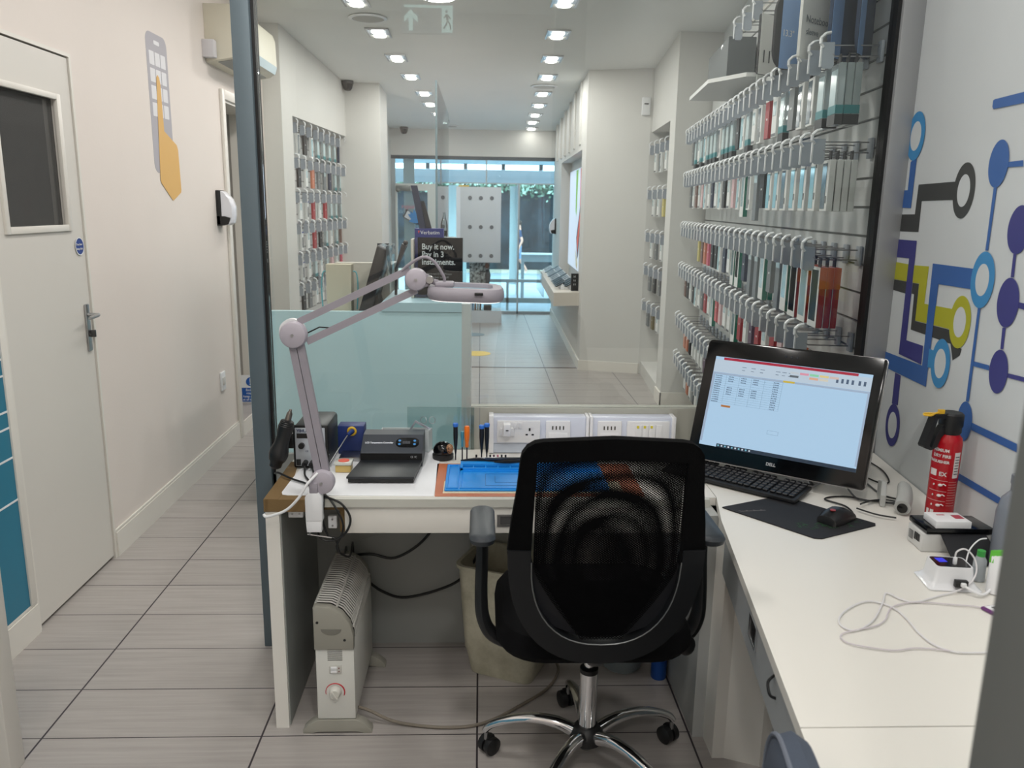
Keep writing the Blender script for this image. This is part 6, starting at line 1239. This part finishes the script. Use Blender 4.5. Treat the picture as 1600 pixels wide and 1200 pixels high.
# mouse mat and mouse
mm = MB().prism([(.706, 2.196, .7545), (.716, 2.180, .7545), (.885, 1.972, .7545), (.905, 1.968, .7545), (1.092, 2.058, .7545), (1.099, 2.072, .7545), (.925, 2.28, .7545), (.90, 2.285, .7545)], (0, 0, .003)).build('mouse_mat', mat('mouse_mat_black', (26, 26, 30), .7), label='black mouse mat with green splinter print', cat='mouse mat', smooth=0)
eu = Vector((1.099-.9, 2.064-1.967, 0)).normalized(); ev = Vector((.712-.897, 2.194-1.967, 0)).normalized(); mO_ = Vector((.897, 1.967, .7578)); c = MB(); rq = random.Random(11)
for i in range(90):
    a_ = rq.uniform(.03, .21); b_ = .065+.02*sin(a_*30)+rq.gauss(0, .014); p = mO_+eu*a_+ev*max(.02, b_); t_ = rq.uniform(0, 6.3); s_ = rq.uniform(.002, .006)
    c.prism([p+Vector((cos(t_)*s_*1.8, sin(t_)*s_*1.8, 0)), p+Vector((-sin(t_)*s_*.4, cos(t_)*s_*.4, 0)), p+Vector((-cos(t_)*s_, -sin(t_)*s_, 0))], (0, 0, .0003))
c.build('green_splinters', mat('print_green_dark', (42, 96, 52), .6), mm, smooth=0)
c = MB(); pw = Vector((.750, 2.158, .7575)); pe = (eu*.9-ev*.35).normalized()
for i in range(14): c.prism([pw+pe*(i*.0055)+ev*.0, pw+pe*(i*.0055+.004)+ev*.0, pw+pe*(i*.0055+.0045)+ev*(.006 if i % 4 else .011), pw+pe*(i*.0055+.0005)+ev*(.006 if i % 4 else .011)], (0, 0, .0003))
c.build('worn_print', mat('mat_print_grey', (96, 92, 92), .6), mm, smooth=0)
ms = thing('computer_mouse', 'black gaming mouse with red emblem on the mat', 'mouse', (1.0, 2.09, .758))
mr_ = Vector((.0, .0, 0)); c = MB(); ma = radians(35)
prf = [(-.058, .004, .024), (-.052, .022, .030), (-.03, .036, .033), (0, .039, .033), (.03, .030, .031), (.052, .018, .028), (.058, .006, .022)]
c.loft([[(1.0+px*cos(ma)-(-w3*cos(t_))*sin(ma), 2.095+px*sin(ma)+(-w3*cos(t_))*cos(ma), .7582+h3*max(0, sin(t_))**.7) for t_ in [pi*q_/10 for q_ in range(11)]] for px, h3, w3 in prf]); c.build('mouse_shell', mat('mouse_black', (20, 20, 22), .35), ms)
MB().cyl((.977, 2.076, .7935), (.977, 2.076, .7955), .008, n=8).build('red_emblem', mat('emblem_red', (150, 44, 40), .4), ms)
MB().tube([(1.045, 2.125, .770)]+[(x, y, .7585) for x, y in [(1.07, 2.15)]+[(x+.0, y) for x, y in MCb[1:]]]+[(1.25, 2.22, .7585)], .0025, 6, smooth=6).build('mouse_cable', M_black, ms)
for k_, P in enumerate((K1, K2, K3, K4, K5)):
    MB().tube([(x, y, .758+.002*k_) for x, y in P], .0026, 6, smooth=6).build('cable', M_black, label='black computer cable on the desk behind the monitor, %s loop from the wall' % ORD[(4, 0, 2, 3, 1)[k_]], cat='cable', group='computer cables behind the monitor')
# ================================================================== right desk clutter
fe = thing('fire_extinguisher', 'small red fire extinguisher standing on the corner desk by wall', 'fire extinguisher', (1.262, 2.075, .755))
fx_ = Vector((1.285, 2.09, .7545)); fr_ = .036
MB().lathe([(.0, 0), (fr_*.9, 0), (fr_, .008), (fr_, .232), (fr_*.93, .248), (fr_*.6, .262), (.018, .284), (0, .284)], fx_, 36).build('cylinder', mat('extinguisher_red', (176, 18, 30), .22), fe)
MB().lathe([(.0, .258), (.026, .258), (.029, .264), (.028, .276), (.031, .282), (.031, .312), (.026, .317), (0, .317)], fx_, 28).build('valve_head', M_black, fe)
d2 = Vector((-.9, -.25, 0)).normalized(); s2 = Vector((-d2.y, d2.x, 0))
def fp_(a, z, s=0.): return fx_+d2*a+s2*s+Vector((0, 0, z))
c = MB()
c.prism([fp_(.012, .316, -.011), fp_(.066, .316, -.011), fp_(.070, .308, -.011), fp_(.024, .300, -.011)], s2*.022)
c.prism([fp_(.055, .310, -.011), fp_(.068, .310, -.011), fp_(.094, .232, -.011), fp_(.090, .226, -.011), fp_(.070, .220, -.011), fp_(.074, .232, -.011)], s2*.022)
c.prism([fp_(.016, .294, -.009), fp_(.036, .282, -.009), fp_(.053, .256, -.009), fp_(.064, .224, -.009), fp_(.076, .220, -.009), fp_(.066, .216, -.009), fp_(.046, .224, -.009), fp_(.036, .250, -.009), fp_(.016, .268, -.009)], s2*.018)
c.build('grip_lever', M_black, fe, smooth=0)
MB().tube([fp_(.036, .320), fp_(.058, .317), fp_(.082, .316, .011), fp_(.094, .315), fp_(.082, .316, -.011), fp_(.058, .317)], .0028, 8, closed=True, smooth=3).bb(fx_.x-.046, fx_.x-.030, fx_.y-.016, fx_.y-.008, fx_.z+.314, fx_.z+.327).build('safety_pin', mat('pin_yellow', (224, 178, 40), .4), fe)
# label wrapped on the cylinder (faces the camera)
camd = Vector((-fx_.x, -fx_.y, 0)).normalized(); a_c = atan2(camd.y, camd.x)
def wrap(nm, a0, a1, z0, z1, m_, r_=fr_+.0006):
    c = MB(); k_ = 10
    A_ = [(fx_.x+r_*cos(a_c+radians(a0+(a1-a0)*i/k_)), fx_.y+r_*sin(a_c+radians(a0+(a1-a0)*i/k_))) for i in range(k_+1)]
    for i in range(k_): c.bm.faces.new([c.bm.verts.new((A_[i][0], A_[i][1], fx_.z+z0)), c.bm.verts.new((A_[i+1][0], A_[i+1][1], fx_.z+z0)), c.bm.verts.new((A_[i+1][0], A_[i+1][1], fx_.z+z1)), c.bm.verts.new((A_[i][0], A_[i][1], fx_.z+z1))])
    return c.build(nm, m_, fe, smooth=0)
MLW = mat('label_white', (222, 216, 214), .4); MLR = mat('label_pale_red', (196, 110, 108), .4)
def wtext(s, size, a, z, bold=.0):
    # lettering bent round the cylinder
    r_ = fr_+.0010; c_ = bpy.data.curves.new('txt', 'FONT'); c_.body = s; c_.size = size; c_.extrude = .0001; c_.offset = bold; c_.resolution_u = 3
    o = bpy.data.objects.new('txt', c_); COL.objects.link(o); dg = bpy.context.evaluated_depsgraph_get(); me = bpy.data.meshes.new_from_object(o.evaluated_get(dg)); bpy.data.objects.remove(o)
    for v in me.vertices:
        an = a_c+radians(a)+v.co.x/r_; rr = r_+v.co.z; zc = v.co.y; v.co = Vector((fx_.x+rr*cos(an), fx_.y+rr*sin(an), fx_.z+z+zc))
    me.materials.clear(); me.materials.append(MLW); link('lettering', me, fe, True)
wtext('PREMIUM', .0115, -64, .212, .0004); wtext('DRY FIRE', .0115, -54, .196, .0004); wtext('EXTINGUISHER', .0105, -96, .180, .0004)
wrap('flash_white', -62, -30, .142, .160, MLW); wtext('EX', .016, -20, .144, .0004)
wrap('barcode_label', 34, 62, .140, .212, MLW)
for i in range(7): wrap('barcode_bars', 38, 58, .150+i*.008, .153+i*.008, mat('bar_grey', (110, 106, 108), .5), fr_+.0010)
for i in range(10): wrap('fine_print', 22, 60, .060+i*.0075, .062+i*.0075, MLR, fr_+.0008)
for i, z in enumerate((.118, .088, .060)):
    wrap('divider', -58, 18, z+.012, z+.0128, MLW, fr_+.0009)
    c = MB(); A0 = a_c+radians(-8); p = fx_+Vector((cos(A0), sin(A0), 0))*(fr_+.0006)+Vector((0, 0, z)); tt = Vector((-sin(A0), cos(A0), 0))
    c.ball(p, (.006, .006, .004)).tube([p, p+tt*.008+Vector((0, 0, .004)), p+tt*.014+Vector((0, 0, .001))], .0016, 6).ball(p-tt*.016, (.002, .002, .003)); c.build('pictogram', MLW, fe)
wrap('certificate_mark', -58, -44, .028, .044, MLW); wrap('certificate_mark', -38, -22, .028, .044, MLW)
# white phone box, black device, small white box, black charger box
wbx = MB().prism([(1.128, 1.888, .755), (1.30, 1.882, .755), (1.30, 1.965, .755), (1.135, 1.970, .755)], (0, 0, .047), bev=.0015).build('phone_box', mat('box_gloss_white', (214, 214, 212), .3), label='long white phone box lying in front of the extinguisher', cat='box')
c = MB()
for i in range(7): c.bb(1.1285, 1.1295, 1.902+i*.004, 1.9035+i*.004+(.001 if i % 2 else 0), .775, .795)
for i in range(6): c.bb(1.1285, 1.1295, 1.935, 1.955, .770+i*.004, .7715+i*.004)
c.build('barcode', M_black, wbx, smooth=0)
MB().prism([(1.135, 1.885, .8025), (1.31, 1.88, .8025), (1.305, 1.975, .8025), (1.14, 1.98, .8025)], (0, 0, .017), bev=.004).build('black_device', M_gloss, label='glossy black slab device stacked on the long white box', cat='device')
swb = MB().prism([(1.155, 1.882, .820), (1.245, 1.88, .820), (1.245, 1.945, .820), (1.160, 1.95, .820)], (0, 0, .019), bev=.002).build('small_box', M_white, label='small white carton with red print on the black device', cat='box')
MB().bb(1.215, 1.238, 1.90, 1.925, .8389, .8396).bb(1.18, 1.20, 1.925, 1.93, .8389, .8396).build('red_print', mat('print_crimson', (170, 60, 76), .5), swb, smooth=0)
bc = thing('wireless_charger', 'black square charger with power symbol leaning by the white box', 'charger', (1.22, 1.83, .755))
MB().prism([(1.165, 1.80, .7555), (1.29, 1.795, .7555), (1.285, 1.865, .795), (1.17, 1.872, .795)], (0, .012, .012), bev=.003).build('charger_body', mat('charger_black', (22, 22, 26), .4), bc)
MB().tube([(1.222+.008*cos(a), 1.8135+.006*sin(a), .7755+.004*sin(a)) for a in [radians(q_) for q_ in range(-230, 51, 20)]], .0007, 6).build('power_symbol', mat('symbol_grey', (110, 110, 116), .4), bc)
# charging hub
chb = thing('charging_hub', 'white tapered USB charging hub with dark lit display', 'charging hub', (1.10, 1.715, .755))
def hq(w_, d_, z, o=(0, 0)): 
    t_ = radians(-8); return [(1.098+o[0]+a*cos(t_)-b*sin(t_), 1.716+o[1]+a*sin(t_)+b*cos(t_), z) for a, b in rrect(w_, d_, .008, 3)]
MB().loft([hq(.118, .098, .755), hq(.118, .098, .757), hq(.104, .084, .762), hq(.090, .070, .772), hq(.084, .064, .800), hq(.082, .062, .806)]).build('hub_body', mat('hub_white', (226, 227, 230), .15), chb)
MB().loft([hq(.076, .056, .806), hq(.074, .054, .8066)]).build('display', M_gloss, chb, smooth=0)
MB().bb(1.072, 1.092, 1.715, 1.738, .8067, .8071).build('lit_digits', mat('digit_blue', (40, 50, 190), .3, emit=.7), chb, smooth=0)
MB().box((1.10, 1.668, .775), (.028, .012, .016), (0, 0, radians(-8)), .001).build('usb_socket', M_black, chb)
plg = MB().bb(1.0975, 1.1055, 1.700, 1.707, .806, .824, .002).bb(1.096, 1.107, 1.655, 1.672, .770, .780, .002).build('usb_plug', M_white, label='white cable plugs pushed into the charging hub', cat='plug')
cab = [(1.101, 1.704, .824), (1.103, 1.703, .838), (1.120, 1.700, .845), (1.137, 1.69, .828), (1.140, 1.68, .80), (1.125, 1.672, .775), (1.09, 1.66, .762)]+[(x, y, .7575) for x, y in CABLE[7:]]
MB().tube(cab, .0019, 8, smooth=6).build('charging_cable', mat('cable_white', (222, 220, 222), .4), label='thin white charging cable looping over the desk from the hub', cat='cable')
MB().tube([(1.145, 1.588, .760)]+[(x, y, .758) for x, y in CABLE2], .0015, 8, smooth=6).build('charging_cable', mat('cable_lilac', (206, 198, 204), .4), label='second thin pale cable crossing the looped white one', cat='cable')
MB().tube([(1.10, 1.662, .775), (1.115, 1.645, .768), (1.135, 1.64, .762), (1.165, 1.66, .765), (1.19, 1.68, .79), (1.185, 1.675, .775)], .0032, 8, smooth=5).build('charging_cable', M_white, label='thick white cable from the hub side to the tube', cat='cable')
MB().tube([(1.135, 1.715, .8), (1.15, 1.73, .83), (1.175, 1.74, .85), (1.20, 1.75, .85)], .0016, 8, smooth=5).build('charging_cable', M_white, label='thin white cable arching behind the hub to the bottle', cat='cable')
tu = thing('lotion_tube', 'white lotion tube with green top beside the door jamb', 'tube', (1.19, 1.67, .755))
c = MB(); c.tube([(1.19, 1.665, .756), (1.19, 1.667, .80), (1.19, 1.668, .842), (1.19, 1.668, .85)], [(.030, .022), (.030, .018), (.031, .008), (.031, .004)], 20, flat=(1, 0, 0)); c.build('tube_body', M_white, tu)
MB().tube([(1.19, 1.668, .828), (1.19, 1.668, .856)], [(.0315, .0105), (.032, .004)], 20, flat=(1, 0, 0)).build('green_top', mat('green_top', (96, 186, 60), .4), tu)
c = MB()
for i in range(12): c.bb(1.176, 1.205-(i % 3)*.004, 1.6465, 1.6472, .770+i*.0042, .7715+i*.0042)
c.build('small_print', mat('print_mid_grey', (120, 124, 122), .5), tu, smooth=0)
btl = thing('dropper_bottle', 'small translucent bottle with green cap beside the lotion tube', 'bottle', (1.178, 1.735, .755))
MB().lathe([(.0, 0), (.014, 0), (.015, .004), (.014, .05), (.008, .062), (0, .062)], (1.178, 1.728, .7555), 20).build('bottle_body', mat('bottle_frost', (160, 166, 170), .2), btl)
MB().lathe([(.009, .060), (.009, .074), (0, .076)], (1.178, 1.728, .7555), 16).build('cap', mat('cap_green', (60, 160, 70), .4), btl)
MB().lathe([(.0, 0), (.035, 0), (.038, .01), (.038, .14), (.030, .175), (.014, .195), (.014, .21), (.016, .215), (.016, .235), (0, .235)], (1.292, 1.80, .755), 24).build('pump_bottle', mat('pump_greyblue', (120, 126, 136), .25), label='tall grey blue translucent bottle against the wall by the jamb', cat='bottle')
c = MB(); c.tube([(1.16, 1.60, .768), (1.175, 1.598, .768)], .012, 12).tube([(1.165, 1.595, .762), (1.17, 1.61, .79), (1.185, 1.60, .762), (1.19, 1.61, .79), (1.20, 1.60, .762)], .004, 8, smooth=5).build('coiled_cable', M_white, label='coiled thick white cable bundle beside the door jamb', cat='cable')
phn = thing('mobile_phone', 'purple edged phone lying on the desk by the jamb', 'phone', (1.15, 1.54, .755))
MB().prism([(1.098, 1.585, .755), (1.125, 1.51, .755), (1.265, 1.54, .755), (1.24, 1.615, .755)], (0, 0, .008), bev=.002).build('phone_body', mat('phone_purple', (110, 60, 120), .35), phn)
MB().prism([(1.103, 1.582, .7632), (1.128, 1.514, .7632), (1.262, 1.543, .7632), (1.238, 1.611, .7632)], (0, 0, .0008)).build('white_bezel', M_white, phn, smooth=0)
MB().prism([(1.115, 1.578, .7641), (1.135, 1.522, .7641), (1.25, 1.547, .7641), (1.232, 1.603, .7641)], (0, 0, .0005)).build('screen', M_gloss, phn, smooth=0)
# grey cylinder holder behind the white box
gh = thing('barcode_scanner', 'pale grey handheld scanner lying between cables and extinguisher', 'scanner', (1.26, 2.22, .755))
MB().tube([(1.205, 2.135, .778), (1.245, 2.20, .784), (1.275, 2.26, .79), (1.285, 2.29, .79)], [.022, .022, .020, .014], 16, smooth=3).build('scanner_body', mat('scanner_grey', (176, 178, 176), .4), gh)
MB().cyl((1.204, 2.133, .778), (1.2025, 2.131, .778), .014, n=16).build('dark_window', M_gloss, gh)
MB().prism([(1.19, 2.20, .756), (1.235, 2.31, .756), (1.235, 2.31, .80), (1.215, 2.25, .815), (1.19, 2.20, .79)], (-.014, .006, 0), bev=.003).build('scanner_head', mat('scanner_grey', (176, 178, 176), .4), gh)
# second chair back at the very front
fc = thing('fabric_chair', 'blue grey ribbed fabric chair back at the bottom edge', 'chair', (.35, .98, 0))
M_cord = mat('ribbed_blue_grey', (70, 78, 92), .95, bump=.6, bscale=500)
pts = []
c = MB(); c.loft([[(.478+dx+.147*a, 1.0+a, .615+b) for a, b in rrect(.32-2*i, .40-2*i, .10, 8)] for (dx, i) in ((-.032, .02), (-.024, .004), (0, 0), (.020, .010), (.032, .035))]); c.build('backrest', M_cord, fc)
c = MB(); c.tube([(.452+.147*a, 1.0+a*.98, .615+b*.98) for a, b in rrect(.32, .40, .10, 8)], .004, 6, closed=True); c.build('fuzzy_piping', mat('piping_grey', (104, 110, 122), .95, bump=.6, bscale=600), fc)
c = MB()
MB().tube([(.47, .98, .45), (.46, .98, .40), (.30, .98, .40)], .012, 10).build('back_bracket', M_black, fc)
MB().loft([[(.24+a, .98+b, z) for a, b in rrect(.36-2*i, .34-2*i, .08)] for z, i in ((.38, .02), (.39, 0), (.42, 0), (.435, .02))]).build('seat', M_cord, fc)
MB().cyl((.24, .98, .06), (.24, .98, .38), .025).build('stem', M_black, fc)
for k_ in range(5):
    a = radians(72*k_+20); MB().tube([(.24, .98, .10), (.24+.14*cos(a), .98+.14*sin(a), .09), (.24+.24*cos(a), .98+.24*sin(a), .05), (.24+.25*cos(a), .98+.25*sin(a), .0)], [.02, .018, .015, .016], 8).build('star_leg', M_black, fc)
for o in list(COL.objects):
    if o.type == 'EMPTY' and o.get('label') is None and 'label' in o: del o['label']
